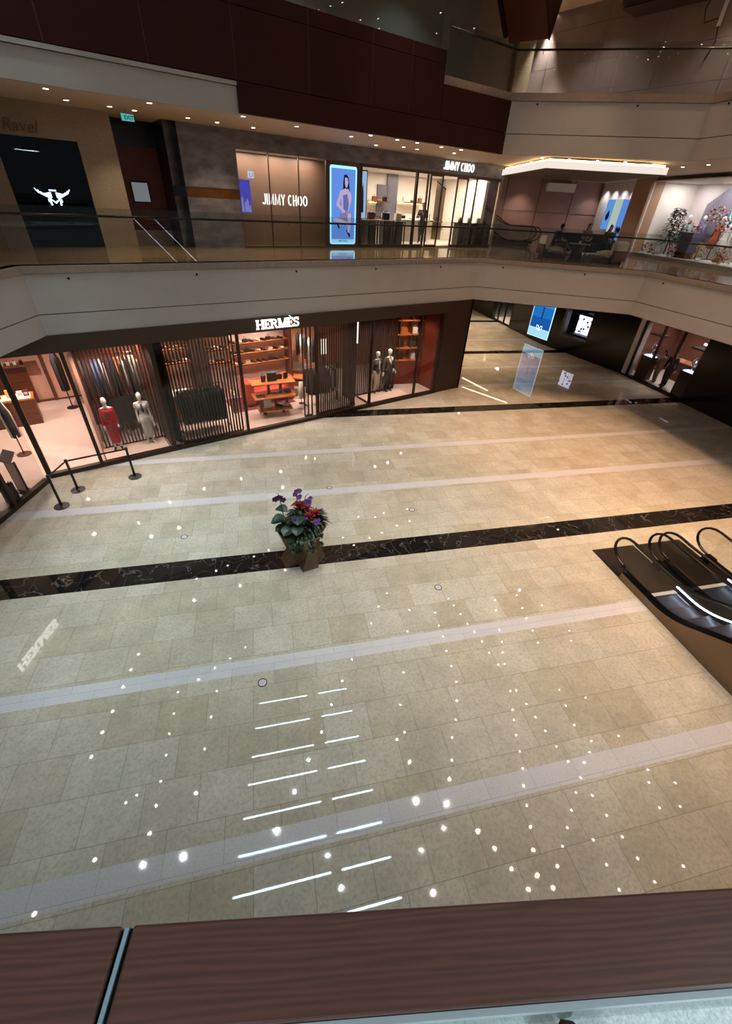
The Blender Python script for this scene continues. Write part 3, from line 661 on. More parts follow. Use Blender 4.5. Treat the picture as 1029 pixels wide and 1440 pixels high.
for i, (m, nm) in enumerate(((0,'black jacket hanging furthest left on the wall rail'),(1,'ivory jacket hanging second on the wall rail'),(0,'black jacket with ivory piping between two ivory ones'),(1,'ivory jacket hanging fourth on the wall rail'),(0,'black quilted jacket at the near end of wall rail'))):
    s, d, _ = FG(413+i*5.5, 474+i*2.2, 2.1); garment(nm, s+.05, d-.25, 2.42, 1.0, MK[m], .62, .85, th=.14)
rack('dark clothes rail full of black coats behind the left slat screen', 4.95, 1.1, 1.7, 1.62)
for i in range(13):
    garment('%s long dark coat from the left on the rail behind slats' % ORD[i], 4.28+i*.112, 1.1, 1.63, PI/2+.12, MK[(0,0,2,0,0,0,2,0,0,0,0,2,0)[i]], .5, 1.15, 'dark coats on the rail behind slats')
rack('clothes rail behind the right slat screen', 9.95, 1.3, 1.5, 1.62)
for i in range(10):
    garment('%s dark garment from the left on the rail behind the right screen' % ORD[i], 9.35+i*.13, 1.3, 1.63, PI/2+.1, MK[(0,0,5,0,2,0,0,6,2,6)[i]], .5, 1.0, 'dark garments behind the right screen')
rack('high clothes rail behind the mannequin screen', 2.5, 1.9, 1.8, 2.75)
for i in range(12):
    garment('%s garment from the left on the high rail behind mannequins' % ORD[i], 1.75+i*.138, 1.9, 2.76, PI/2, MK[(2,2,4,4,6,5,0,3,6,0,1,1)[i]], .5, 1.15, 'garments on the high rail')
# ------------------------------------------------------------------ shelf walls with shoes and bags
def shoe_mb(l=.27, k=0):
    b = MB(); b.box(-.045,.045,-l/2,l/2,0,.018); b.mi = 1
    b.ell((0,l*.28,.05),(.043,.07,.04),10,6); b.tube([(0,l*.36,.05),(0,0,.042),(0,-l*.3,.036),(0,-l*.45,.03)],[.042,.042,.044,.03],10)
    if k: b.mi = 0; b.box(-.02,.02,-.13+.23,-.09+.23,-.05,0)
    return b
SHOES = []
def shoe(label, s, d, z, rot, m, group):
    t = fthing('shoe', label, 'shoe', s, d, z, group, rot)
    b = shoe_mb(); MB().box(-.045,.045,-.135,.135,0,.018).build('sole', M_black, t)
    MB().ell((0,.075,.055),(.043,.065,.045),10,6).tube([(0,.1,.05),(0,0,.045),(0,-.08,.038),(0,-.12,.03)],[.04,.042,.044,.03],10).build('upper', m, t, smooth=True)
    return t
def bag(label, s, d, z, w, h, m, rot=0, dep=.12, strap=True):
    t = fthing('handbag', label, 'bag', s, d, z, None, rot)
    MB().vprism([(-w/2,0),(w/2,0),(w/2*.9,h),(-w/2*.9,h)], -dep/2, dep/2).build('body', m, t, bevel=.012)
    MB().box(-w/2*.92,w/2*.92,-dep/2-.012,-dep/2,h*.5,h*.98).build('flap', m, t, bevel=.005)
    if strap: MB().tube([(-w*.25,0,h)]+[(-w*.25+w*.5*q/6,0,h+.09*math.sin(PI*q/6)) for q in range(1,6)]+[(w*.25,0,h)], .008, 6).build('handle', m, t, smooth=True)
    return t
def shelf(label, s0, s1, d0, d1, z, m=None, grp=None):
    t = fthing('wall_shelf', label, 'shelf', (s0+s1)/2, (d0+d1)/2, z)
    w, q = (s1-s0)/2, (d1-d0)/2
    MB().box(-w,w,-q,q,-.045,0).build('board', m or M_orangewood, t); MB().box(-w,w,-q-.004,-q,-.05,.004).build('front_edge', M_brownwood, t)
    MB().box(-w+.05,w-.05,q-.05,q-.02,-.06,-.046).build('light_strip', M_warm, t); return t
for k, z in enumerate((2.32, 1.93, 1.50)):
    nm = ('top', 'middle', 'lowest')[k]
    shelf('%s honey wood shoe shelf on the lit wall above the sofa' % nm, 6.92, 9.33, 3.0, 3.5, z)
    for i in range(9):
        s = 7.02+i*.255+random.uniform(-.03,.03)
        if i % 4 == 2: bag('small bag %s from the left on the %s shelf above the sofa' % (ORD[i], nm), s, 3.2, z, .22, .12, MK[(0,1,5)[(k+i) % 3]], .1)
        else: shoe('%s item from the left, a shoe on the %s shelf above the sofa' % (ORD[i], nm), s, 3.18, z, .9+random.uniform(-.4,.4), MK[(0,1,0,2,1,0,1,2,0)[(i+k*2) % 9]], 'shoes on the shelves above the sofa')
for k, z in enumerate((2.85, 2.35, 1.85)):
    nm = ('top', 'middle', 'lowest')[k]
    shelf('%s shoe shelf behind the rounded slat screen' % nm, 3.95, 5.35, 3.2, 3.6, z)
    for i in range(6):
        shoe('%s shoe from the left on the %s shelf behind the slats' % (ORD[i], nm), 4.05+i*.23, 3.36, z, random.uniform(.4,1.2), MK[(0,1,3,0,0,2)[(i+k) % 6]], 'shoes behind the rounded screen')
    shelf('%s small shelf between slat screen and mullion' % nm, 6.0, 6.88, 3.2, 3.6, z-.2)
    for i in range(3):
        shoe('%s shoe from the left on the %s small shelf by the mullion' % (ORD[i], nm), 6.15+i*.26, 3.36, z-.2, random.uniform(.4,1.2), MK[(0,2,1)[(i+k) % 3]], 'shoes on the small shelves')
t = fthing('cabinet', 'honey wood cabinet behind the left end of rounded slat screen', 'cabinet', 4.3, 2.3, .03)
MB().box(-.55,.55,-.3,.3,.08,1.0).build('body', M_orangewood, t); MB().box(-.58,.58,-.33,.33,1.0,1.05).build('top', M_white, t); MB().box(-.5,.5,-.25,.25,0,.08).build('plinth', M_black, t)
for sg in (-1,1): MB().box(sg*.28-.26,sg*.28+.26,-.32,-.3,.12,.96).build('door', M_orangewood, t)
# three-tier display table in the open window
t = fthing('display_table', 'three tier honey wood display table in the open shop window', 'display table', 7.78, 1.22, .03, None, -.16)
for z, x0, x1, y0, y1, nm in ((.22,-.72,.62,-.36,.22,'lower_tier'),(.74,-.86,.78,-.42,.30,'middle_tier'),(1.20,-.86,.84,-.15,.5,'upper_tier')):
    MB().box(x0,x1,y0,y1,z,z+.045).build(nm, M_orangewood, t, bevel=.008)
for x in (-.45, .3): MB().box(x-.05,x+.05,-.1,.0,0,.22).build('leg', M_black, t)
for x, y, z0, z1 in ((-.62,-.3,.265,.74),(.02,0,.265,.74),(.5,.1,.265,.74),(-.2,.1,.785,1.2),(.3,.2,.785,1.2)): MB().box(x-.045,x+.045,y-.06,y+.06,z0,z1).build('support', M_brownwood, t)
def on_table(x, y, z):
    a = -.16; return 7.78+x*math.cos(a)-y*math.sin(a), 1.22+x*math.sin(a)+y*math.cos(a), z+.033
s, d, z = on_table(-.02,.18,1.245); bag('large black handbag with handle on the upper tier', s, d, z, .36, .34, M_black, -.1, .16)
s, d, z = on_table(-.36,.16,1.245); bag('small black bag left of the large handbag', s, d, z, .16, .24, M_black, .2, .12)
s, d, z = on_table(.30,.28,1.245); bag('black clutch standing upright left of the folded one', s, d, z, .24, .2, M_black, -.2, .05, False)
s, d, z = on_table(.56,.30,1.245); bag('black folded clutch at the right end of upper tier', s, d, z, .24, .24, M_black, .4, .05, False)
def tray(label, x, y, z, w, dd, m, n):
    s, d, zz = on_table(x, y, z); t = fthing('jewellery_tray', label, 'tray', s, d, zz, None, -.16)
    MB().box(-w/2,w/2,-dd/2,dd/2,0,.03).build('base', m, t, bevel=.005)
    for i in range(n):
        q = MB().tube([(-w/2+w*(i+.5)/n+.035*math.cos(a), .035*math.sin(a), .04) for a in [2*PI*j/10 for j in range(10)]], .009, 6, closed=True); q.build('bangle', M_gold if i % 2 else M_dark, t, smooth=True)
tray('grey tray with dark bangle at left of the middle tier', -.58,-.12,.785,.34,.26, mat('charcoal', (60,58,58), .8), 1)
tray('honey tray of bracelets on the middle tier', -.12,-.06,.785,.4,.26, M_orangewood, 3)
tray('pale tray with two bangles right of the bracelets', .2,-.02,.785,.3,.24, M_cream, 2)
s, d, z = on_table(.55,.08,.785); t = fthing('bowl', 'dark oval leather bowl at the right end of middle tier', 'bowl', s, d, z)
MB().lathe([(.02,0),(.12,.01),(.15,.06),(.145,.065),(.11,.02),(.02,.015)], n=20).build('bowl_wall', M_bronze, t, smooth=True); MB().lathe([(.15,.06),(.156,.066),(.145,.07)], n=20).build('rim', M_black, t)
s, d, z = on_table(-.34,-.1,.265); t = fthing('draped_scarf', 'white fringed scarf hung over a stand on the lower tier', 'scarf', s, d, z, None, -.2)
MB().box(-.15,.15,-.05,-.03,0.02,.34).box(-.15,.15,.03,.05,.06,.34).box(-.15,.15,-.05,.05,.34,.36).build('cloth', M_white, t, bevel=.008); MB().box(-.16,.16,-.02,.02,0,.34).build('stand', M_brownwood, t)
s, d, z = on_table(.12,-.12,.265); shoe('black high shoe standing on the lower tier, right of scarf', s, d, z, .5, M_black, None); 
s, d, z = on_table(.16,-.02,.265); shoe('black shoe behind the other on the lower tier', s, d, z, .9, M_black, None)
s, d, z = on_table(.4,-.1,.265); shoe('white shoe at right end of the lower tier', s, d, z, 1.0, M_white, None)
s, d, z = on_table(.48,.0,.265); shoe('black and white shoe behind the white one on lower tier', s, d, z, 1.2, M_skinw, None)
# sofa, bench, side tables, rug behind the table
t = fthing('sofa', 'rust red rounded leather sofa below the shoe shelves', 'sofa', 8.05, 2.55, .047)
mr = mat('rust leather', (168,62,46), .45); md = mat('oxblood velvet', (96,26,26), .8)
MB().box(-1.0,.95,-.3,.4,.0,.42).build('base', md, t, bevel=.06); MB().box(-.9,.85,-.34,.3,.42,.58).build('seat_cushion', mr, t, bevel=.06)
MB().box(-1.05,1.0,.3,.5,.3,.88).build('backrest', mr, t, bevel=.08)
for sg, x in ((-1,-1.05),(1,.72)): MB().box(x-.02,x+.36,-.38,.42,.0,.98).build('armrest', mr, t, bevel=.1)
t = fthing('bench', 'honey topped low bench with dark legs under the jackets', 'bench', 9.75, 2.75, .03, None, -.75)
MB().box(-.75,.75,-.28,.28,.66,.72).build('seat', M_orangewood, t, bevel=.01); MB().box(-.74,.74,-.27,.27,.58,.66).build('apron', M_black, t)
for sx in (-1,1):
    for sy in (-1,1): MB().box(sx*.68-.025,sx*.68+.025,sy*.22-.025,sy*.22+.025,0,.58).build('leg', M_black, t)
t = fthing('draped_blanket', 'pale grey blanket hanging over the near end of bench', 'blanket', 9.12, 1.55, .03, None, -.2)
MB().tube([(0,0,.95),(0,-.02,.6),(.02,-.03,.25)], [.1,.13,.14], 10, flat=(1,.45)).build('cloth', M_cream, t, smooth=True); MB().tube([(0,.07,0),(0,.07,.98)], .012, 6).cbox((0,.07,.01),(.2,.2,.02)).build('stand', M_black, t)
t = fthing('curved_counter', 'curved honey wood counter with pale top below the jackets', 'counter', 10.15, 4.0, .03)
MB().lathe([(.1,0),(.52,0),(.52,.72),(.1,.72)], n=28).build('body', M_orangewood, t, smooth=False); MB().lathe([(.1,.72),(.55,.72),(.55,.77),(.1,.77)], n=28).build('top', M_cream, t)
o = MB().box(6.4, 9.0, 1.9, 3.4, .03, .045).build('rug', mat('wine rug', (120,50,58), .95, noise=.25, nscale=5), loc=fw(0,0,0), rotz=TH); tag(o, 'wine red patterned rug under the sofa behind the display table', 'rug')
t = fthing('flower_vase', 'vase of yellow and white flowers beside the slat screen edge', 'vase', 6.35, 1.9, .03)
MB().lathe([(.02,0),(.08,.02),(.1,.2),(.06,.5),(.05,.62)], n=14).build('vase_body', M_brownwood, t, smooth=True)
b = MB(); b2 = MB()
for i in range(14):
    a = random.uniform(0,6.3); r = random.uniform(.03,.16); (b if i % 2 else b2).ell((r*math.cos(a), r*math.sin(a), .72+random.uniform(-.08,.2)), (.05,.05,.05), 8, 5)
b.build('yellow_bloom', mat('amber petals', (250,186,60), .7), t, smooth=True); b2.build('white_bloom', M_white, t, smooth=True)
# cubby shelves of rust wood at the right end
t = fthing('cubby_shelf', 'rust wood cubby shelf of small goods right of male mannequins', 'shelving', 14.55, 1.75, .03, None, -.35)
MB().box(-.85,.85,.26,.3,1.1,3.42).build('back_panel', M_orangewood, t)
for z in (1.1,1.65,2.25,2.85,3.38): MB().box(-.85,.85,-.2,.26,z,z+.04).build('shelf', M_orangewood, t)
for x in (-.85,-.28,.28,.81): MB().box(x,x+.04,-.2,.26,1.1,3.42).build('upright', M_brownwood, t)
MB().box(-.85,.85,-.2,.3,0,1.1).build('base_cabinet', mat('oxblood wall', (104,34,20), .5), t)
for i, (x, z, m, nm) in enumerate(((.5,2.29,M_white,'white bag in the upper right cubby'),(-.05,2.29,M_orangewood,'honey bag in the upper middle cubby'),(-.1,1.69,M_dark,'dark bag in the middle cubby'),(.5,1.69,MK[2],'charcoal bag in the lower right cubby'),(.5,1.14,M_white,'white bag in the lowest right cubby'),(-.1,1.14,M_dark,'black bag in the lowest middle cubby'),(-.6,1.14,MK[6],'pale bag in the lowest left cubby'))):
    a = -.35; bag(nm+' beside the male mannequins', 14.55+x*math.cos(a), 1.75+x*math.sin(a), z+.033, .26, .26, m, a, .1)
# left bay: perfume counters, lit frames, scarf stand, notice stand, umbrella bin
t = fthing('perfume_counter', 'walnut perfume counter seen behind the left corner post', 'counter', -1.2, 4.55, .03)
MB().box(-1.4,1.26,-.3,.35,0,.9).build('body', M_brownwood, t); MB().box(-1.42,1.28,-.33,.37,.9,.96).build('top', M_orangewood, t, bevel=.01); MB().box(-1.4,1.2,-.28,.3,.96,.975).build('light_panel', glow('counter light', (255,226,190), 1.6), t)
for i, (x, m, h) in enumerate(((-.9,M_white,.2),(-.5,mat('peach carton', (240,200,150), .5),.16),(.0,M_white,.18),(.3,mat('red carton', (200,50,36), .5),.12),(.62,mat('amber petals', (250,186,60), .7),.26),(.92,M_white,.18),(1.1,mat('wine carton', (110,30,40), .5),.2))):
    t = fthing('perfume_box', '%s perfume carton from the left on the walnut counter' % ORD[i], 'carton', -1.2+x, 4.5, 1.006, 'perfume on the walnut counter')
    MB().box(-.08,.08,-.05,.05,0,h).build('carton', m, t, bevel=.004); MB().box(-.05,.05,-.054,-.05,h*.3,h*.7).build('label_panel', M_cream, t)
t = fthing('wall_unit', 'walnut wall unit with lit display frames at far left', 'wall unit', -1.3, 6.35, .03)
MB().box(-1.9,1.35,.05,.22,0,1.5).build('base_panel', M_brownwood, t); MB().box(-1.9,1.75,-.25,.2,1.5,1.56).build('shelf', M_brownwood, t, bevel=.006)
for x in (-1.0,.0,.62):
    for z in (1.95,2.5):
        f = MB().box(x-.42,x+.42,.05,.2,z,z+.42).build('display_frame', M_cream, t); MB().box(x-.38,x+.38,.03,.05,z+.04,z+.4).build('lit_panel', glow('frame light', (255,232,200), 1.5), f)
for i in range(7):
    t = fthing('perfume_box', '%s small flask from the left on the walnut wall shelf' % ORD[i], 'flask', -1.3+.1+i*.2, 6.25, 1.595, 'flasks on the wall shelf')
    MB().box(-.05,.05,-.04,.04,0,.13).build('flask', M_cream if i < 6 else M_dark, t, bevel=.006); MB().box(-.02,.02,-.02,.02,.13,.17).build('cap', M_gold, t)
t = fthing('scarf_stand', 'slim stand of hanging patterned scarves by the left bay window', 'scarf stand', *FG(35,640,0)[:2], .03)
MB().lathe([(.2,0),(.2,.02),(.03,.03)], n=16).tube([(0,0,.02),(0,0,1.75)], .02, 8).build('pole', M_brownwood, t)
for i in range(7):
    a = 2*PI*i/7; MB().tube([(.04*math.cos(a),.04*math.sin(a),1.72),(.12*math.cos(a),.12*math.sin(a),1.4),(.12*math.cos(a)+.02,.12*math.sin(a),.62)], [.03,.06,.05], 8, flat=(1,.5)).build('scarf', [M_white, MK[5], MK[2], MK[3]][i % 4], t, smooth=True)
t = fthing('scarf_stand', 'dark dressed scarf stand against the peach wall', 'scarf stand', *FG(103,574,0)[:2], .03)
MB().lathe([(.2,0),(.2,.02),(.03,.03)], n=16).tube([(0,0,.02),(0,0,2.0)], .02, 8).build('pole', M_black, t)
for i in range(6):
    a = 2*PI*i/6; MB().tube([(.03*math.cos(a),.03*math.sin(a),2.2),(.13*math.cos(a),.13*math.sin(a),1.8),(.12*math.cos(a),.12*math.sin(a),.7)], [.04,.07,.06], 8, flat=(1,.5)).build('scarf', [MK[2], M_black, M_cream, MK[5]][i % 4], t, smooth=True)
s, d, _ = FG(42,693,0); t = fthing('notice_stand', 'slanted grey topped notice stand inside the left shop window', 'notice stand', s-.12, d+.12, .03, None, -.9)
MB().box(-.2,.2,-.15,.15,0,.03).build('base', M_bronze, t); MB().box(-.17,.17,-.015,.015,.03,.95).build('panel', M_pink, t); MB().box(-.2,-.17,-.02,.02,.03,.98).box(.17,.2,-.02,.02,.03,.98).build('frame', M_bronze, t)
MB().add([(-.2,-.1,.95),(.2,-.1,.95),(.2,.12,1.2),(-.2,.12,1.2),(-.2,-.1,.98),(.2,-.1,.98),(.2,.12,1.23),(-.2,.12,1.23)], [(0,3,2,1),(4,5,6,7),(0,1,5,4),(1,2,6,5),(2,3,7,6),(3,0,4,7)]).build('top_panel', mat('grey notice', (170,160,156), .5), t)
s, d, _ = FG(34,701,0); t = fthing('umbrella_bin', 'dark ribbed umbrella bin by the left shop window', 'bin', s-.22, d-.06, .03)
b = MB().lathe([(.15,0),(.15,.5),(.13,.5),(.13,.04)], n=20); b.build('body', M_bronze, t)
b = MB()
for i in range(16): a = 2*PI*i/16; b.cbox((.155*math.cos(a),.155*math.sin(a),.27),(.02,.02,.54))
b.build('ribs', M_black, t)
MB().tube([(*lq(1.5,-.02),.95),(*lq(1.5,-.10),.95),(*lq(1.95,-.10),1.0),(*lq(1.95,-.02),1.0)], .015, 8).build('door_1', M_darkmetal)['kind'] = 'structure'
# ================================================================== ground floor: planter, stanchions, floor outlets
M_leaf = mat('dark green leaf', (16,34,20), .45, noise=.25, nscale=12)
M_leaf2 = mat('mid green leaf', (34,58,32), .45, noise=.2, nscale=12)
M_leaf3 = mat('blue green leaf', (40,66,56), .4, noise=.2, nscale=10)
M_purple = mat('purple petal', (136,92,168), .6, noise=.2, nscale=20)
M_plum = mat('plum petal', (70,30,74), .6)
M_scarlet = mat('scarlet bract', (140,18,24), .45)
M_stem = mat('stem', (60,66,40), .6)
def leaf(b, p, d, l, w, droop=.3, k=5, up=Vector((0,0,1)), round_=False):
    d = Vector(d).normalized(); sd = d.cross(up)
    if sd.length < .1: sd = d.cross(Vector((1,0,0)))
    sd.normalize(); vs = []; P = Vector(p)
    for i in range(k+1):
        t = i/k; c = P+d*l*t-up*droop*l*t*t
        ww = w*(math.sin(PI*min(1,.12+t*.88)) if not round_ else math.sqrt(max(0,1-(2*t-1)**2))+.02)*.5
        vs += [c+sd*ww+up*ww*.25, c, c-sd*ww+up*ww*.25]
    b.add(vs, [f for i in range(k) for f in ((3*i,3*i+1,3*i+4,3*i+3),(3*i+1,3*i+2,3*i+5,3*i+4))])
pc = Vector((.42, 7.62, 0))
t = thing('planter', 'folded bronze planter of orchids and red bromeliads on the black marble band', 'planter', pc, .28)
t.scale = (1.15, 1.15, 1.15)
ring = []
def star(r, hw, z, rot, pull=(1,1,1,1)):
    out = []
    for q in range(4):
        a = q*PI/2+rot; d = Vector((math.cos(a), math.sin(a))); n = Vector((-d.y, d.x)); R = r*pull[q]
        for k2, (u, v) in enumerate(((R,-hw),(R,hw),(hw,hw))): pt = d*u+n*v; out.append((pt.x, pt.y, z))
    return out
RS = [star(.44,.17,0,-PI/2), star(.31,.14,.36,-PI/2+.34), star(.47,.19,.80,-PI/2+.05), star(.44,.165,.80,-PI/2+.05), star(.30,.12,.66,-PI/2+.1)]
vs = [p for R in RS for p in R]; fs = []
for i in range(len(RS)-1):
    for j in range(12):
        a, b_, c, d = i*12+j, i*12+(j+1)%12, (i+1)*12+(j+1)%12, (i+1)*12+j
        fs += [(a,b_,c),(a,c,d)]
fs += [tuple(range(11,-1,-1)), tuple(4*12+j for j in range(12))]
MB().add(vs, fs).build('pot', mat('folded bronze pot', (106,82,58), .5, metal=.1, noise=.08, nscale=4), t)
b = MB()
for i in range(230):
    a = random.uniform(0, 2*PI); r = .34*math.sqrt(random.random()); z = .8+.28*(1-(r/.36)**2)+random.uniform(-.08,.12)
    d = Vector((math.cos(a)*(.4+r*2), math.sin(a)*(.4+r*2), random.uniform(.0,.8)))
    leaf(b, (r*math.cos(a), r*math.sin(a), z-.08), d, random.uniform(.10,.18), random.uniform(.05,.085), .35)
b.build('foliage', M_leaf, t)
b = MB()
for i in range(110):
    a = random.uniform(-2.6,-.7); r = random.uniform(.2,.42); z = .84-random.random()**1.4*.34*(r > .3)
    leaf(b, (r*math.cos(a), r*math.sin(a)-.06, z), (math.cos(a)+random.uniform(-.6,.6), math.sin(a)-.3, random.uniform(-.6,.4)), .09, .06, .4)
b.build('trailing_ivy', M_leaf2, t)
for i, (x, y, z, dx, dy, l) in enumerate(((-.25,.1,1.0,-.9,.2,.34),(-.2,-.1,.95,-.8,-.5,.32),(-.2,.2,1.12,-.5,.6,.3),(-.3,0,.92,-.9,-.1,.26),(-.05,.0,1.1,-.3,-.7,.3),(.05,.15,1.15,.2,.5,.28),(-.3,.05,1.14,-.7,-.2,.27),(-.1,-.16,.98,-.5,-.8,.28))):
    b = MB(); leaf(b, (x,y,z), (dx,dy,.35), l, l*.8, .45, 6, round_=True); b.build('broad_leaf', M_leaf3, t)
# bromeliads: strap leaves with star bracts
for i, (x, y, z) in enumerate(((.18,.12,1.08),(.30,-.02,1.02),(.14,-.08,1.02),(.05,.2,1.14))):
    b = MB()
    for j in range(16):
        a = 2*PI*j/16+i; leaf(b, (x,y,z-.12), (math.cos(a),math.sin(a),random.uniform(.25,.7)), random.uniform(.3,.42), .05, .55, 6)
    br = b.build('bromeliad', M_leaf, t)
    b = MB()
    for j in range(14):
        a = 2*PI*j/14; leaf(b, (x,y,z+.06), (math.cos(a),math.sin(a),.4 if j % 2 else 1.3), .155, .04, .25, 4)
    b.build('red_bract', M_scarlet, br)
b = MB()
for j in range(18):
    a = random.uniform(-.9,.6); leaf(b, (.3,.02,.92+random.uniform(-.05,.15)), (math.cos(a),math.sin(a),random.uniform(.1,.6)), random.uniform(.28,.36), .045, .4, 6)
b.build('strap_leaf', M_leaf, t)
for i, (x, y, h, dx) in enumerate(((-.26,.2,1.62,-.08),(-.02,.22,1.60,.06),(.10,.2,1.42,.1))):
    st = MB().tube([(x,y,.85),(x+dx*.5,y,1.2),(x+dx,y+.02,h-.05),(x+dx*1.6,y,h)], [.009,.008,.007,.005], 6).build('orchid_stem', M_stem, t, smooth=True)
    b = MB()
    for k in range(6 if i < 2 else 4):
        c = Vector((x+dx*(1+.8*k/5)+random.uniform(-.07,.07), y-.03+random.uniform(-.06,.04), h-.03-random.uniform(0,.2)))
        for q in range(5):
            a = 2*PI*q/5+k; leaf(b, c, (math.cos(a),-.35,math.sin(a)), .07, .06, 0, 3, Vector((0,-1,.2)))
    b.build('orchid_bloom', M_plum if i == 0 else M_purple, st)
for c in ((-.14,-.12,1.16),(-.02,-.16,1.1),(.04,-.12,1.12),(.2,-.2,1.06),(.28,-.18,1.04),(.24,-.22,1.0),(-.18,-.14,1.14)):
    b = MB()
    for q in range(6):
        a = 2*PI*q/6; leaf(b, c, (math.cos(a),-.5,math.sin(a)), .065, .055, 0, 3, Vector((0,-1,.3)))
    b.build('violet_bloom', M_purple, t)
b = MB()
for c in ((-.22,.1,1.28),(-.16,.12,1.3),(-.04,-.2,1.02),(.0,-.22,.96)): leaf(b, c, (random.uniform(-.5,.5),-.4,.5), .15 if c[2] > 1.1 else .08, .12 if c[2] > 1.1 else .06, .3, 4)
b.build('red_spathe', M_scarlet, t)
# stanchions with a belt
SP = [G(87,712), G(110,689), G(190,670.5)]
for i, p in enumerate(SP):
    t = thing('stanchion', ('black belt stanchion nearest the viewer beside the corner post','black belt stanchion in the middle of the three','black belt stanchion furthest right before the red dress')[i], 'stanchion', p)
    MB().lathe([(.01,0),(.185,0),(.185,.018),(.06,.035),(.03,.05)], n=24).build('base', M_black, t, smooth=False)
    MB().tube([(0,0,.03),(0,0,.93)], .032, 14).build('post', M_black, t, smooth=True)
    MB().lathe([(.02,.9),(.042,.905),(.042,.985),(.02,.995)], n=16).build('belt_head', M_black, t, smooth=True)
    if i != 1:
        q = SP[1]-p; n = Vector((-q.y, q.x, 0)).normalized()*.002; a = q.normalized()*.04; e = q-q.normalized()*.045
        b = MB(); b.add([a+n+Vector((0,0,.92)), e+n+Vector((0,0,.92)), e+n+Vector((0,0,.97)), a+n+Vector((0,0,.97)), a-n+Vector((0,0,.92)), e-n+Vector((0,0,.92)), e-n+Vector((0,0,.97)), a-n+Vector((0,0,.97))], [(0,1,2,3),(7,6,5,4),(0,4,5,1),(1,5,6,2),(2,6,7,3),(3,7,4,0)])
        b.build('belt', M_black, t)
for px, py, nm in ((369,960,'round floor outlet ring nearest the viewer'),(616,826,'round floor outlet ring in the tiles toward the escalator'),(579,717,'round floor outlet ring on beige tiles behind the black band, right of the planter'),(463,686,'round floor outlet ring on the pale stripe behind the planter'),(259,755,'round floor outlet ring on tiles left of the planter')):
    t = thing('floor_outlet', nm, 'floor outlet', G(px, py))
    MB().lathe([(.068,0),(.084,0),(.084,.004),(.068,.004)], n=28, caps=False).build('ring', M_darkmetal, t); MB().lathe([(.001,0),(.068,0),(.068,.002),(.001,.002)], n=28).build('cover', M_stripe, t)
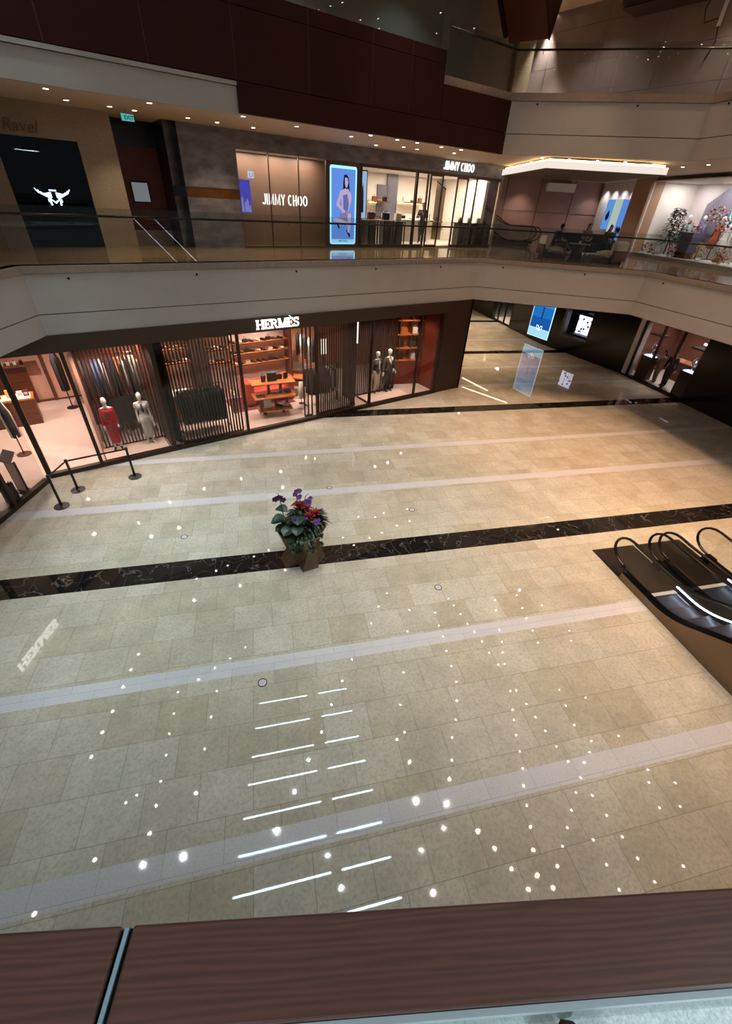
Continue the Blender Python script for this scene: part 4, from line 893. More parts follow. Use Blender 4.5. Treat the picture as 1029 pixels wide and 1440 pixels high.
# ================================================================== escalators
M_clad = mat('champagne steel cladding', (120,100,78), .18, metal=.5)
M_step = mat('dark ribbed step', (46,50,72), .35, metal=.2)
M_skirt = glow('skirt strip light', (225,235,255), 16)
def escalator(label, loc, rotz, hw, rise, cl=None, cr=None, lit=True, group=None, plate=1.64):
    """local: rises towards -y, comb line at y = 0, lower floor at z = 0; hw = half distance between handrails"""
    t = thing('escalator', label, 'escalator', loc, rotz, group)
    TAN = .577; y0 = -.78
    def zi(y):
        u = y0-y
        if u < -.4: return 0
        if u < .4: return TAN*(u+.4)**2/1.6
        return TAN*u
    yend = y0-rise/TAN
    Y = [.62]+[.62-.12*i for i in range(1, 16)]; Y += [y for y in np.arange(Y[-1]-.3, yend, -.6)]+[yend]
    MB().box(-hw-.12, hw+.12, .03, plate, .002, .02).build('landing_plate', M_dark if plate < 1 else mat('dark ribbed plate', (58,50,46), .3, metal=.5), t)
    MB().box(-hw+.08, hw-.08, -.06, .03, .002, .026).build('comb_plate', mat('pale comb plate', (200,196,196), .35), t)
    n = int(rise/.231)+3
    for i in range(n):
        ya = -.06-.4*i; zb = zi(ya-.2)
        b = MB().box(-hw+.1, hw-.1, ya-.4, ya-.004, zb-.22, zb+.004)
        for k in range(0): pass
        o = b.build('step', M_step, t)
        MB().box(-hw+.1, hw-.1, ya-.03, ya-.003, zb+.004, zb+.008).build('step_edge', mat('step edge', (14,14,18), .5), o)
    for sg in (-1, 1):
        x = sg*hw
        # deck and inner skirt
        b = MB(); v = []; f = []
        for y in Y:
            z = zi(y)
            v += [(x-sg*.07,y,z+.0),(x-sg*.07,y,z+.19),(x-sg*.03,y,z+.23),(x+sg*.10,y,z+.23),(x+sg*.13,y,z+.17)]
        for i in range(len(Y)-1):
            for j in range(4): f.append((i*5+j,i*5+j+1,i*5+5+j+1,i*5+5+j))
        b.add(v, f); b.build('deck', mat('black deck', (16,16,20), .22, metal=.4), t, smooth=False)
        if lit:
            MB().tube([(x-sg*.085,y,zi(y)+.15) for y in Y[5:]], .014, 6).build('skirt_light', M_skirt if sg > 0 else mat('polished edge', (225,225,230), .15, metal=1), t)
        # glass panel
        b = MB(); v = []; f = []
        YG = [.70]+Y[1:]
        for y in YG: z = zi(y); v += [(x-.006,y,z+.22),(x-.006,y,z+.93),(x+.006,y,z+.93),(x+.006,y,z+.22)]
        for i in range(len(YG)-1):
            for j in range(4): f.append((i*4+j,i*4+(j+1)%4,i*4+4+(j+1)%4,i*4+4+j))
        c = len(v); nb_ = 10; cy, cz, r = .80, .60, .34
        arc = [(cy+r*math.sin(a)*1.25, cz+r*math.cos(a)) for a in [PI*k/nb_ for k in range(nb_+1)]]
        b.add(v, f); b.vprism([(0,0),(0,.001),(.001,0)], 0, 0) if False else None
        b.add([(x,.70,cz+.33)]+[(x,p,q) for p,q in arc]+[(x,.70,cz-.38)], [tuple(range(len(arc)+2))])
        b.build('glass_panel', M_glass, t)
        path = [(x,y,zi(y)+.95) for y in reversed(Y[1:])]+[(x,p,q+.02) for p,q in arc]+[(x,.72,.24)]
        MB().tube(path, .038, 10, flat=(1,.75)).build('handrail', M_dark, t, smooth=True)
        MB().box(x-.1,x+.13*sg+ (.0 if sg > 0 else .1),.55,.80,.12,.26).build('handrail_inlet', M_dark, t, bevel=.02)
        MB().box(x-.09,x+.09,.0,.62,.002,.22).build('newel_base', M_clad, t)
    for sg, c in ((-1, cl), (1, cr)):
        if c:
            x = sg*hw+sg*c; b = MB(); v = []; f = []; YY = [.62]+Y[1:]
            for y in YY: z = zi(y); v += [(x,y,0),(x,y,z+.18),(sg*hw+sg*.1,y,z+.2)]
            for i in range(len(YY)-1):
                for j in range(2): f.append((i*3+j,i*3+j+1,i*3+3+j+1,i*3+3+j))
            v += []; b.add(v, f); b.add([(x,.62,0),(x,.62,.18),(sg*hw,.62,.2),(sg*hw,.62,0)], [(0,1,2,3)])
            b.build('side_cladding', M_clad, t)
    return t
escalator('left of two dark escalators rising towards the viewer, beside the tan cladding', (8.47,5.02,0), 0, .50, 5.44, .13, None)
escalator('right of two dark escalators rising towards the viewer', (9.86,5.02,0), 0, .59, 5.44, None, .13)
# ================================================================== second level balustrades, glass with dark rail
M_rail = mat('dark handrail', (26,23,22), .25, metal=.3)
def balustrade(label, pts, z, ln=1.9, inset=.09, start=0, h=1.17, hr=1.01, bolts=True, top=.02):
    P = offset(pts, inset); t = thing('glass_balustrade', label, 'balustrade', (P[0][0], P[0][1], z))
    o = Vector((P[0][0], P[0][1]))
    for i in range(len(P)-1):
        a, c = Vector(P[i])-o, Vector(P[i+1])-o; L = (c-a).length; d = (c-a)/L; n = Vector((-d.y, d.x)); k = max(1, round(L/ln))
        for j in range(k):
            p, q = a+d*(L*j/k+.006), a+d*(L*(j+1)/k-.006)
            MB().prism([tuple(p), tuple(q), tuple(q+n*.012), tuple(p+n*.012)], top, h).build('glass_panel', M_glass, t)
            m_ = a+d*(L*(j+.25)/k)
            MB().tube([(m_.x,m_.y,hr-.10),(m_.x-n.x*.05,m_.y-n.y*.05,hr-.09),(m_.x-n.x*.06,m_.y-n.y*.06,hr-.02)], .009, 6).build('bracket', M_rail, t)
            if bolts:
                w = a+d*(L*(j+.3)/k)-n*(inset); MB().tube([(w.x+n.x*.02,w.y+n.y*.02,-.28),(w.x-n.x*.015,w.y-n.y*.015,-.28)], .03, 10).build('fixing_stud', M_rail, t)
    R = offset(pts, inset-.06); MB().tube([(p[0]-o.x, p[1]-o.y, hr) for p in R], .027, 10).build('handrail', M_rail, t, smooth=True)
    return t
balustrade('glass balustrade above the fashion store fascia', K[:3], 5.44, 3.1)
balustrade('glass balustrade around the lounge at right of second level', K[2:], 5.44, 3.1)
balustrade('gallery glass balustrade above the white fascia at upper right', K[2:], 10.30, 2.6)
gk = [tuple(fw(13.8,0))[:2], tuple(fw(16.8,0))[:2]]
balustrade('short gallery balustrade with dark rail beside the corner pier', gk, 10.30, 1.9, bolts=False)
balustrade('gallery glass panels rising behind the red cladding', [tuple(fw(-1,.1))[:2], tuple(fw(13.6,.1))[:2]], 10.3, 1.95, bolts=False, h=2.2, hr=-.3)
# ================================================================== upper walkway things
def logo():
    t = fthing('wall_logo', 'glowing pale blue winged emblem with M on black shopfront', 'sign', *FP(75,272,D2-.02)[:2], 6.62)
    m = glow('emblem light', (190,225,255), 2.4); b = MB()
    for sg in (-1, 1):
        for k in range(5):
            x1 = .44-.065*k; z = .20-.026*k
            b.ribbon([(sg*.06,z),(sg*(.06+(x1-.06)*.45),z-.035),(sg*(.06+(x1-.06)*.8),z-.01),(sg*x1,z+.09-.012*k)], .026, -.02, 0)
    b.build('wing', m, t)
    MB().ribbon([(-.12,-.10),(-.12,.05),(0,-.04),(.12,.05),(.12,-.10)], .05, -.02, 0).ribbon([(-.11,-.05),(-.17,-.01),(-.16,.05)], .026, -.02, 0).ribbon([(.11,-.05),(.17,-.01),(.16,.05)], .026, -.02, 0).build('letter', m, t)
    MB().box(-.09,.09,-.02,0,.235,.27).build('crown_bar', m, t)
logo()
s, d, z = FP(28,183,D2-.01)
o = text('shop_sign', 'Ravel', .38, mat('dull brown lettering', (118,96,78), .6), None, fw(s, D2-.012, 8.14), TH, .008, 1.0, 0, .3); tag(o, 'dull brown script lettering on the woven wall above black shopfront', 'sign')
t = fthing('exit_sign', 'teal lit exit sign hanging below the walkway ceiling', 'exit sign', 4.88, 3.0, 8.52)
MB().box(-.17,.17,-.02,.02,0,.17).build('sign_panel', M_black, t); MB().box(-.16,.16,-.026,-.02,.01,.16).build('lit_face', M_exit, t)
text('lettering', 'EXIT', .12, M_black, t, (.03,-.027,.045), 0, .002, 1, .002); MB().tube([(0,0,.17),(0,0,.27)], .008, 6).build('hanger', M_black, t)
t = fthing('wall_notice', 'pale grey lit notice panel on the red wood wall', 'notice', 5.3, D2+1.245, 6.69)
MB().box(-.3,.3,-.03,0,-.05,.57).build('frame', M_black, t, bevel=.015); MB().box(-.25,.25,-.036,-.03,0,.52).build('lit_face', glow('notice light', (190,192,198), .25), t)
# boutique lettering
def condensed(b, txt, h, w, gap, sw, y0, y1):
    x = 0
    for ch in txt:
        r = w/2
        if ch == ' ': x += w*.7; continue
        if ch == 'J': b.ribbon([(x+w*.7,h),(x+w*.7,h*.2),(x+w*.5,sw*.5),(x+w*.2,sw*.6),(x,h*.18)], sw, y0, y1); W = w*.8
        elif ch == 'I': b.ribbon([(x+sw*.5,0),(x+sw*.5,h)], sw, y0, y1); W = sw
        elif ch == 'M': b.ribbon([(x+sw*.5,0),(x+sw*.7,h),(x+w*.7,h*.10),(x+w*1.4-sw*.7,h),(x+w*1.4-sw*.5,0)], sw*.72, y0, y1); W = w*1.4
        elif ch == 'Y': b.ribbon([(x+sw*.3,h),(x+w*.5,h*.45),(x+w-sw*.3,h)], sw, y0, y1); b.ribbon([(x+w*.5,h*.48),(x+w*.5,0)], sw, y0, y1); W = w
        elif ch == 'H':
            for q in (sw*.5, w-sw*.5): b.ribbon([(x+q,0),(x+q,h)], sw, y0, y1)
            b.ribbon([(x,h*.5),(x+w,h*.5)], sw*.7, y0, y1); W = w
        elif ch in 'CO':
            k = 1.25 if ch == 'O' else 1.1; a0, a1 = (0, 2*PI) if ch == 'O' else (.9, 2*PI-.9)
            pts = [(x+w*k/2+(w*k/2-sw/2)*math.cos(a), h/2+(h/2-sw/2)*math.sin(a)) for a in [a0+(a1-a0)*q/14 for q in range(15 if ch == 'C' else 14)]]
            b.ribbon(pts, sw, y0, y1, closed=ch == 'O'); W = w*k
        x += W+gap
    return x-gap
def jsign(name, label, s, d, z, h, total, m):
    b = MB(); W = condensed(b, 'JIMMY CHOO', h, h*.5, h*.14, h*.115, -.015, .015)
    k = total/W; t = fthing(name, label, 'sign', s, d, z)
    x = 0
    for word in ('JIMMY', 'CHOO'):
        b = MB(); W2 = condensed(b, word, h, h*.5, h*.14, h*.115, -.015, .015)
        o = b.build('lettering', m, t, (x, 0, 0)); o.scale = (k, 1, 1); x += (W2+h*.44)*k
    return t
jsign('window_sign', 'lit white boutique lettering JIMMY CHOO inside the taupe window', 9.27, D2+.12, 6.80, .33, 1.88, M_signw)
jsign('shop_sign', 'lit white lettering JIMMY CHOO on slate lintel above the door', 17.98, D2-.03, 8.42, .30, 1.92, M_signw)
# poster lightbox: a woman seated, flat print
t = fthing('poster_lightbox', 'tall glowing blue poster of a seated woman in boutique front', 'poster', 12.72, D2+.02, Z2)
MB().box(-.77,.77,-.02,.1,0,2.84).build('frame', mat('taupe metal', (96,78,66)), t)
def rrect(x0,x1,z0,z1,r,n=4):
    P = []
    for cx_, cz_, a0 in ((x1-r,z1-r,0),(x0+r,z1-r,PI/2),(x0+r,z0+r,PI),(x1-r,z0+r,1.5*PI)):
        P += [(cx_+r*math.cos(a0+PI/2*k/n), cz_+r*math.sin(a0+PI/2*k/n)) for k in range(n+1)]
    return P
MB().vprism(rrect(-.63,.63,.12,2.72,.09), -.03, -.02).build('lit_border', glow('poster rim', (150,215,255), 1.25), t)
pb = MB(); pm = [glow('print sky', (96,140,222), .85), glow('print skin', (186,168,206), .8), glow('print hair', (34,28,62), .6), glow('print gold', (150,140,170), .7), glow('print pale', (150,205,245), .95), glow('print shade', (110,110,180), .7)]
pb.mi = 0; pb.vprism([(-.56,.30),(.56,.30),(.56,2.63),(-.56,2.63)], -.034, -.03)
pb.mi = 4; pb.vprism([(-.56,.18),(.56,.18),(.56,.30),(-.56,.30)], -.034, -.03)
def fill(poly, mi, k): pb.mi = mi; pb.vprism(poly, -.036-k*.0015, -.034)
fill([(.02,2.44),(.14,2.46),(.24,2.36),(.28,2.05),(.34,1.75),(.26,1.62),(.0,1.55),(-.02,1.9),(-.02,2.2)], 2, 0)
fill([(.06,2.36),(.18,2.36),(.22,2.2),(.17,2.06),(.11,2.04),(.06,2.16)], 1, 1)
fill([(-.16,1.92),(.08,2.02),(.24,1.98),(.36,1.86),(.33,1.45),(.22,1.22),(-.05,1.22),(-.08,1.5)], 1, 2)
fill([(-.02,1.8),(.2,1.84),(.26,1.5),(.2,1.24),(.0,1.24)], 5, 3)
fill([(-.16,1.92),(-.08,1.86),(-.2,1.5),(.1,1.28),(.06,1.2),(-.3,1.42),(-.34,1.5)], 1, 4)
fill([(.36,1.86),(.40,1.7),(.32,1.45),(.24,2.0),(.18,2.02),(.2,1.7)], 1, 4)
fill([(-.24,1.1),(.2,1.3),(.42,1.2),(.48,.98),(.1,.9),(-.2,.9)], 3, 5)
for k in range(6): fill([(-.2+k*.1,.92),(-.16+k*.1,.92),(-.08+k*.1,1.2),(-.12+k*.1,1.2)], 5, 6)
fill([(-.5,.98),(-.42,1.04),(-.1,1.0),(.3,.86),(.28,.78),(-.1,.86),(-.44,.92)], 1, 7)
fill([(.2,1.2),(.38,1.2),(.36,.8),(.3,.5),(.22,.52),(.24,.8)], 1, 8)
fill([(.22,.55),(.32,.52),(.36,.40),(.30,.38),(.14,.62),(.18,.64)], 2, 9); fill([(-.3,.8),(-.24,.84),(-.16,.7),(-.22,.66)], 2, 9)
pb.build('print', pm, t); text('lettering', 'JIMMY CHOO', .10, mat('print ink', (40,60,110), .6), t, (0,-.036,.205), 0, .001, .7)
# violet panel and small tile: reflections in the taupe window, painted as glowing shapes
t = fthing('poster', 'violet blue painted reflection at left edge of taupe boutique window', 'poster', 8.63, D2+.2, 6.52)
MB().box(-.22,.22,-.01,.01,0,.97).build('print', glow('violet reflection', (88,84,214), .6), t)
b = MB()
for k, (x, h) in enumerate(((-.12,.5),(.0,.36),(.07,.44),(.15,.25))): b.vprism([(x-.05,.03),(x+.05,.03),(x+.04,h*.8),(x,h),(x-.04,h*.8)], -.014, -.01)
b.build('skyline', glow('pale violet reflection', (150,150,226), .6), t)
t = fthing('reflection_tile', 'small white painted reflection above the violet one', 'sign', 8.9, D2+.15, 7.55)
MB().box(-.11,.11,-.01,.01,0,.19).build('panel', glow('tile reflection', (190,215,245), .9), t); MB().ribbon([(-.05,.15),(-.05,.04),(.02,.04)], .02, -.014, -.01).ribbon([(.06,.04),(.06,.15)], .02, -.014, -.01).build('mark', M_darkmetal, t)
# boutique door leaves
for i, (a, c, nm) in enumerate(((17.25,17.95,'open glass boutique door leaf nearer the poster'),(18.9,19.62,'open glass boutique door leaf nearer the corner window'))):
    t = fthing('glass_door', nm, 'door', a, D2-.05, Z2+.02, None, -.12 if i == 0 else .0)
    w = c-a; MB().box(0,.06,-.03,.03,0,2.75).box(w-.06,w,-.03,.03,0,2.75).box(.06,w-.06,-.03,.03,2.68,2.75).box(.06,w-.06,-.03,.03,0,.1).build('frame', mat('umber frame', (70,56,46)), t)
    MB().box(.06,w-.06,-.006,.006,.1,2.68).build('pane', M_shopglass, t)
    MB().tube([(w-.03 if i else .12,-.07,1.0),(w-.03 if i else .12,-.07,1.3)], .018, 8).build('handle', M_brownwood, t) if i == 0 else MB().lathe([(.01,0),(.12,0),(.12,.03),(.01,.03)], n=20).build('handle', M_redbrown, t, (w-.22,-.05,1.05)).rotation_euler.__setitem__(0, PI/2)
# boutique furnishings
def pedestal(label, s, d, h, m=None, top=None):
    t = fthing('display_pedestal', label, 'pedestal', s, d, Z2+.062)
    MB().box(-.3,.3,-.3,.3,h-.04,h).build('top', top or M_white, t)
    for sx in (-1,1):
        for sy in (-1,1): MB().box(sx*.26-.02,sx*.26+.02,sy*.26-.02,sy*.26+.02,0,h-.04).build('leg', m or M_darkmetal, t)
    MB().box(-.2,.2,-.2,.2,0,h-.05).build('core', m or mat('smoke block', (84,76,70), .3), t); return t
for i, s in enumerate((13.95, 14.75, 15.6, 16.3)):
    pedestal('%s bag pedestal from the left in the boutique window' % ORD[i], s, D2+.9, .95)
    bag('%s handbag from the left on the boutique window pedestals' % ('black','plum','black and silver','ivory')[i], s, D2+.9, Z2+1.012, .34, .26, (M_dark, mat('plum leather', (90,34,40), .4), M_darkmetal, M_cream)[i], 0, .16)
for i, s in enumerate((20.2, 20.85, 21.5)):
    pedestal('%s pedestal from the left in the corner boutique window' % ORD[i], s, D2+.7, .95, mat('smoke block', (84,76,70), .3), M_dark); bag('pale handbag on the %s pedestal of the corner window' % ORD[i], s, D2+.7, Z2+1.012, .26, .22, M_cream, 0, .12)
t = fthing('display_screen', 'narrow tall lit blue poster inside the boutique', 'poster', 15.9, D2+3.4, Z2+.9)
MB().box(-.3,.3,-.02,.03,0,2.0).build('frame', M_bronze, t); MB().box(-.24,.24,-.03,-.02,.08,1.92).build('lit_face', glow('pale blue print', (150,190,235), .9), t); MB().vprism([(-.06,.3),(.1,.3),(.08,1.1),(.02,1.5),(-.05,1.1)], -.036, -.03).build('figure_print', M_dark, t)
for i, (s, w, z) in enumerate(((15.2,.9,1.6),(17.3,1.0,1.0),(17.3,1.0,1.7),(19.5,1.6,1.75),(19.5,1.6,.95),(21,1.4,.95))):
    shelf('pale boutique shelf %s counted from the left' % ORD[i], s-w/2, s+w/2, D2+3.6, D2+4.18, Z2+z, M_white)
    for j in range(3): (shoe if j % 2 else bag)(*(('%s pump on boutique shelf %s' % (ORD[j], ORD[i]), s-w/3+j*w/3, D2+3.8, Z2+z, .6, MK[(i+j) % 7], 'boutique shelf goods') if j % 2 else ('%s small bag on boutique shelf %s' % (ORD[j], ORD[i]), s-w/3+j*w/3, D2+3.85, Z2+z, .24, .2, (M_cream, M_dark, M_gold)[(i+j) % 3])))
t = fthing('sales_counter', 'pale sales counter behind the boutique door', 'counter', 18.6, D2+2.6, Z2+.06)
MB().box(-.9,.9,-.3,.3,0,.92).build('body', M_cream, t); MB().box(-.95,.95,-.34,.34,.92,.97).build('top', M_white, t)
for i, (s, h, m) in enumerate(((17.7,1.5,MK[2]),(18.3,2.4,MK[4]))):
    struct(MB().box(s-.35, s+.35, D2+4.1, D2+4.19, Z2+.9, Z2+h+.9).build('trim_%d' % (30+i), mat('grey mirror panel', (96,92,100), .3), **fr))
# ------------------------------------------------------------------ people
def hair_cap(J, k, m, parent, long_=False):
    h = J['head']; b = MB().ell(tuple(h+Vector((0,.02,.03))*k), (.088*k,.104*k,.105*k), 12, 8)
    if long_: b.tube([h+Vector((0,.07,.02))*k, h+Vector((0,.09,-.12))*k, h+Vector((0,.08,-.24))*k], [.08*k,.085*k,.06*k], 10)
    o = b.build('hair', m, parent, smooth=True)
    return o
def eyes(J, k, parent):
    b = MB()
    for sg in (-1,1): b.ell(tuple(J['head']+Vector((sg*.03,-.09,.015))*k), (.011*k,.01*k,.008*k), 8, 5)
    b.ell(tuple(J['head']+Vector((0,-.092,-.055))*k), (.024*k,.01*k,.007*k), 8, 5)
    b.build('face_features', mat('dark features', (50,30,28), .5), parent)
M_skin = mat('skin', (178,132,106), .5)
def person(label, loc, rotz, J, k, tops, bottoms, shoe, skirt=False, hair=True, long_=False, sleeve=1.0, rootz=0):
    t = thing('person', label, 'person', loc, rotz)
    c, e, g = body(J, k, True, False); flesh(c, e, .0125, 'body', [M_skin, shoe], t, g)
    cp = [(J['chest']+Vector((-.08,0,0)), J['chest']+Vector((.08,0,0)), .122, .122), (J['chest'], J['waist'], .135, .128), (J['waist'], J['pelvis'], .128, .15), (J['shl'], J['shr'], .072, .072)]
    for n in 'lr':
        cp.append((J['sh'+n], J['sh'+n].lerp(J['el'+n], min(1, sleeve*2)), .074, .062))
        if sleeve > .5: cp.append((J['el'+n], J['wr'+n].lerp(J['el'+n], .15), .06, .048))
    cloth('top', cp, [], tops, t)
    cp = [(J['hpl'], J['hpr'], .13, .13)]
    for n in 'lr':
        cp.append((J['hp'+n], J['kn'+n], .118, .085))
        if not skirt: cp.append((J['kn'+n], J['an'+n]+(J['kn'+n]-J['an'+n])*.08, .078, .06))
    cloth('skirt' if skirt else 'trousers', cp, [], bottoms, t)
    hair_cap(J, k, mat('black hair', (14,12,12), .6), t, long_); eyes(J, k, t); return t
J, k = standing(1.68, 1.0, .2); J['elr'] = Vector((.25,-.12,1.12)); J['wrr'] = Vector((.12,-.3,1.2)); J['wrl'] = Vector((-.12,-.28,1.1)); J['ell'] = Vector((-.25,-.08,1.1)); J['head'] += Vector((.0,-.05,-.02))
person('person in dark clothes standing at the counter inside the boutique door', fw(18.35, D2+1.5, Z2+.065), TH-.9, J, k, mat('black tee', (24,23,26), .8), mat('grey trousers', (56,54,54), .8), M_black)
def seated(sh=0):
    J = dict(head=(0,-.04,1.22), neck=(0,0,1.04), chest=(0,.02,.87), waist=(0,.05,.66), pelvis=(0,.06,.54))
    for sg, n in ((-1,'l'),(1,'r')):
        J['sh'+n] = (sg*.18,.01,.98); J['el'+n] = (sg*.23,-.08,.72); J['wr'+n] = (sg*.10,-.28,.66)
        J['hp'+n] = (sg*.095,.02,.53); J['kn'+n] = (sg*.10,-.42,.52); J['an'+n] = (sg*.10,-.40,.09); J['to'+n] = (sg*.12,-.55,.04)
    return {a: Vector(p) for a, p in J.items()}
M_tan = mat('brown leather', (92,56,42), .5)
c1 = G(774,361.5,Z2); tb = G(808,364,Z2); c2 = G(851,369.5,Z2); sf = G(824,357,Z2)
def lounge_chair(label, loc, rotz):
    t = thing('lounge_chair', label, 'chair', loc, rotz)
    MB().box(-.42,.42,-.42,.45,.0,.16).build('base', M_brownwood, t, bevel=.02); MB().ell((0,-.02,.30),(.47,.47,.16),20,10).box(-.36,.36,-.36,.36,.2,.4).build('seat', M_cream, t, bevel=.05, smooth=True)
    MB().box(-.42,.42,.34,.56,.28,.82).build('backrest', M_cream, t, bevel=.1); MB().box(-.44,.44,.52,.6,.1,.5).build('back_panel', M_brownwood, t, bevel=.02); return t
lounge_chair('cream lounge chair under the person in black', c1, PI/2-.2)
lounge_chair('cream lounge chair seen from behind at right of the table', c2, PI+.25)
t = thing('sofa', 'dark rounded lounge sofa behind the round table', 'sofa', sf+Vector((.1,.5,0)), -.25)
MB().box(-1.3,1.3,-.4,.35,.05,.42).build('seat', mat('umber velvet', (40,28,24), .9), t, bevel=.1); MB().box(-1.35,1.35,.25,.5,.1,.86).build('backrest', mat('umber velvet'), t, bevel=.12)
for sg in (-1,1): MB().box(sg*1.3-.13,sg*1.3+.13,-.4,.45,.05,.66).build('armrest', mat('umber velvet'), t, bevel=.08)
t = thing('side_table', 'round lounge table with pale top and dark drum base', 'table', tb)
MB().lathe([(.05,0),(.3,0),(.22,.3),(.3,.56),(.05,.56)], n=24).build('base', M_brownwood, t, smooth=True); MB().lathe([(.02,.56),(.46,.56),(.46,.59),(.02,.59)], n=28).build('top', M_beige, t)
J = seated(); J['head'] += Vector((0,-.12,-.03)); J['neck'] += Vector((0,-.06,0)); J['elr'] = Vector((.2,-.2,.8)); J['wrr'] = Vector((.06,-.2,1.1)); J['ell'] = Vector((-.2,-.22,.72)); J['wrl'] = Vector((-.05,-.36,.72)); J['knr'] = Vector((.0,-.45,.62)); J['anr'] = Vector((-.08,-.78,.34)); J['tor'] = Vector((-.08,-.9,.30)); J['anl'] = Vector((-.1,-.62,.09)); J['tol'] = Vector((-.1,-.76,.04))
person('person in black tee leaning over crossed legs in the cream chair', c1+Vector((.05,0,-.04)), PI/2-.2, J, 1, mat('black tee'), M_tan, M_white, True, True, False, .3)
J = seated(); person('person in grey top sitting on the dark sofa facing the table', sf+Vector((-.05,.32,-.05)), -.25, J, 1, mat('grey knit top', (120,116,114), .9), mat('black trousers'), M_white, False, True, True, .9)
J = seated(); J['wrl'] = Vector((-.05,-.3,.75)); person('person in dark brown sitting right of the grey topped one', sf+Vector((1.05,.05,-.05)), -.35, J, 1, mat('dark brown shirt', (58,42,36), .9), mat('black trousers'), M_black, False, True, True, .9)
o = MB().lathe([(.02,0),(.035,.0),(.045,.09),(.02,.09)], n=14).build('cup', M_white, None, tuple(tb+Vector((.1,.1,.592)))); tag(o, 'small white cup on the pale round lounge table', 'cup')
# second level escalator at the far wall, wall units
escalator('distant escalator rising left beyond the boutique corner', (15.3,27.4,Z2), -PI/2-.25, .45, 3.0, .1, .1, True, None, .8)
t = thing('ceiling_unit', 'pale boxed unit hanging under the far lounge ceiling', 'ceiling unit', G(787,267,8.3), -.2)
MB().box(-.9,.9,-.2,.2,-.1,.32).build('housing', M_ceilw, t, bevel=.01); MB().tube([(-.6,0,.32),(-.6,0,.6)], .01, 6).tube([(.6,0,.32),(.6,0,.6)], .01, 6).build('hanger', M_black, t)
# blue poster panels on the silver wall
pd = (PW1-PW0).normalized(); pr = math.atan2(pd.y, pd.x)
for i, (a, w, m, z0, z1) in enumerate(((1.15,.85,(92,150,220),1.0,2.5),(2.08,.85,(176,196,182),.2,2.5),(3.0,.95,(96,140,222),.2,2.5))):
    p = PW0+pd*a; t = thing('lightbox_poster', ('blue lit poster panel of bags, leftmost of the three','pale green lit poster panel in the middle','blue lit poster panel nearest the tan pillar')[i], 'poster', (p.x-.02,p.y,Z2+z0), pr)
    MB().box(0,w,-.05,-.01,0,z1-z0).build('panel', glow('panel light %d' % i, m, .75), t)
    b = MB()
    for q in range(4): x, z = random.uniform(.15,w-.3), random.uniform(.2,z1-z0-.5); b.vprism([(x,z),(x+.18,z+.04),(x+.22,z+.2),(x+.1,z+.34),(x-.02,z+.18)], -.056, -.05)
    b.build('print', M_black, t)
# floral boutique display at right
def wp(px, py, d):                                   # line of sight onto a plane parallel to the floral window
    r = ray(px, py); n = np.array([wn.x, wn.y, 0]); p0 = np.array([W0.x+wn.x*d, W0.y+wn.y*d, 0])
    k = ((p0-np.array([0,0,HC])) @ n)/(r @ n); P = np.array([0,0,HC])+k*r; return float((Vector((P[0],P[1]))-W0).dot(wd)), float(P[2])
wr = math.atan2(-wn.y, -wn.x)+PI/2
def wthing(name, label, cat, tt, d, z=Z2+.152, grp=None): x, y = wq(tt, d); return thing(name, label, cat, (x, y, z), wr, grp)
t1, _ = wp(915, 345, 1.5); t1 = max(t1, .8)
t = wthing('potted_tree', 'slender dark leafed tree behind the floral boutique window', 'tree', t1, 1.5)
MB().tube([(0,0,0),(.05,0,.5),(-.03,0,1.1),(.06,0,1.75)], [.04,.035,.028,.015], 8).build('trunk', M_brownwood, t, smooth=True)
b = MB()
for i in range(420):
    z = random.uniform(.5,2.0); r = (.55-abs(z-1.0)*.3)*random.random()**.5; a = random.uniform(0,2*PI); leaf(b, (r*math.cos(a),r*math.sin(a)*.6,z), (math.cos(a),math.sin(a),random.uniform(-.3,.6)), .22, .10, .3, 3)
b.build('foliage', M_leaf, t)
def bouquet(label, tt, d, z, r, h, cols, n=60):
    t = wthing('flower_arrangement', label, 'flowers', tt, d, z)
    b = MB()
    for i in range(n): a = random.uniform(0,6.3); q = r*random.random()**.5; leaf(b, (q*math.cos(a),q*.7*math.sin(a),random.uniform(0,h*.8)), (math.cos(a),math.sin(a),.5), .14, .07, .3, 3)
    b.build('foliage', M_leaf2, t)
    for c in cols:
        b = MB()
        for i in range(n//3): a = random.uniform(0,6.3); q = r*random.random()**.5; s_ = random.uniform(.03,.055); b.ell((q*math.cos(a),q*.7*math.sin(a)-.04,random.uniform(.1*h,h)), (s_,)*3, 7, 5)
        b.build('bloom', c, t, smooth=True)
MF = [mat('white petals', (230,222,220), .7), mat('rose petals', (196,70,96), .7), mat('rust petals', (150,60,40), .7), mat('amber petals', (250,186,60), .7)]
for i, (px, py, r, h, cl, nm) in enumerate(((905,352,.45,.55,(0,1),'low pink and white flower bed below the slender tree'),(925,357,.35,.35,(0,),'low white flowers right of the tree'),(948,352,.4,.5,(0,1),'mixed flowers below the teal dress'),(985,361,.4,.6,(0,3),'flower bed beside the lavender block'),(1018,370,.6,.7,(0,1,3),'large flower bed at far right of boutique window'))):
    tt, zz = wp(px, py, .7); tt = max(tt, .75); bouquet(nm, tt, .55, Z2+.152, r*.72, h, [MF[c] for c in cl])
for i, (px, py, nm) in enumerate(((972,325,'cluster of rust and cream flowers by the pale wall'),(1008,305,'hanging rose and white garland by the grey house panel'),(1022,318,'pink garland cluster at the picture edge'))):
    tt, zz = wp(px, py, 1.1); bouquet(nm, tt, 1.1, zz-.3, .5, .7, [MF[2-i % 2], MF[0]], 70)
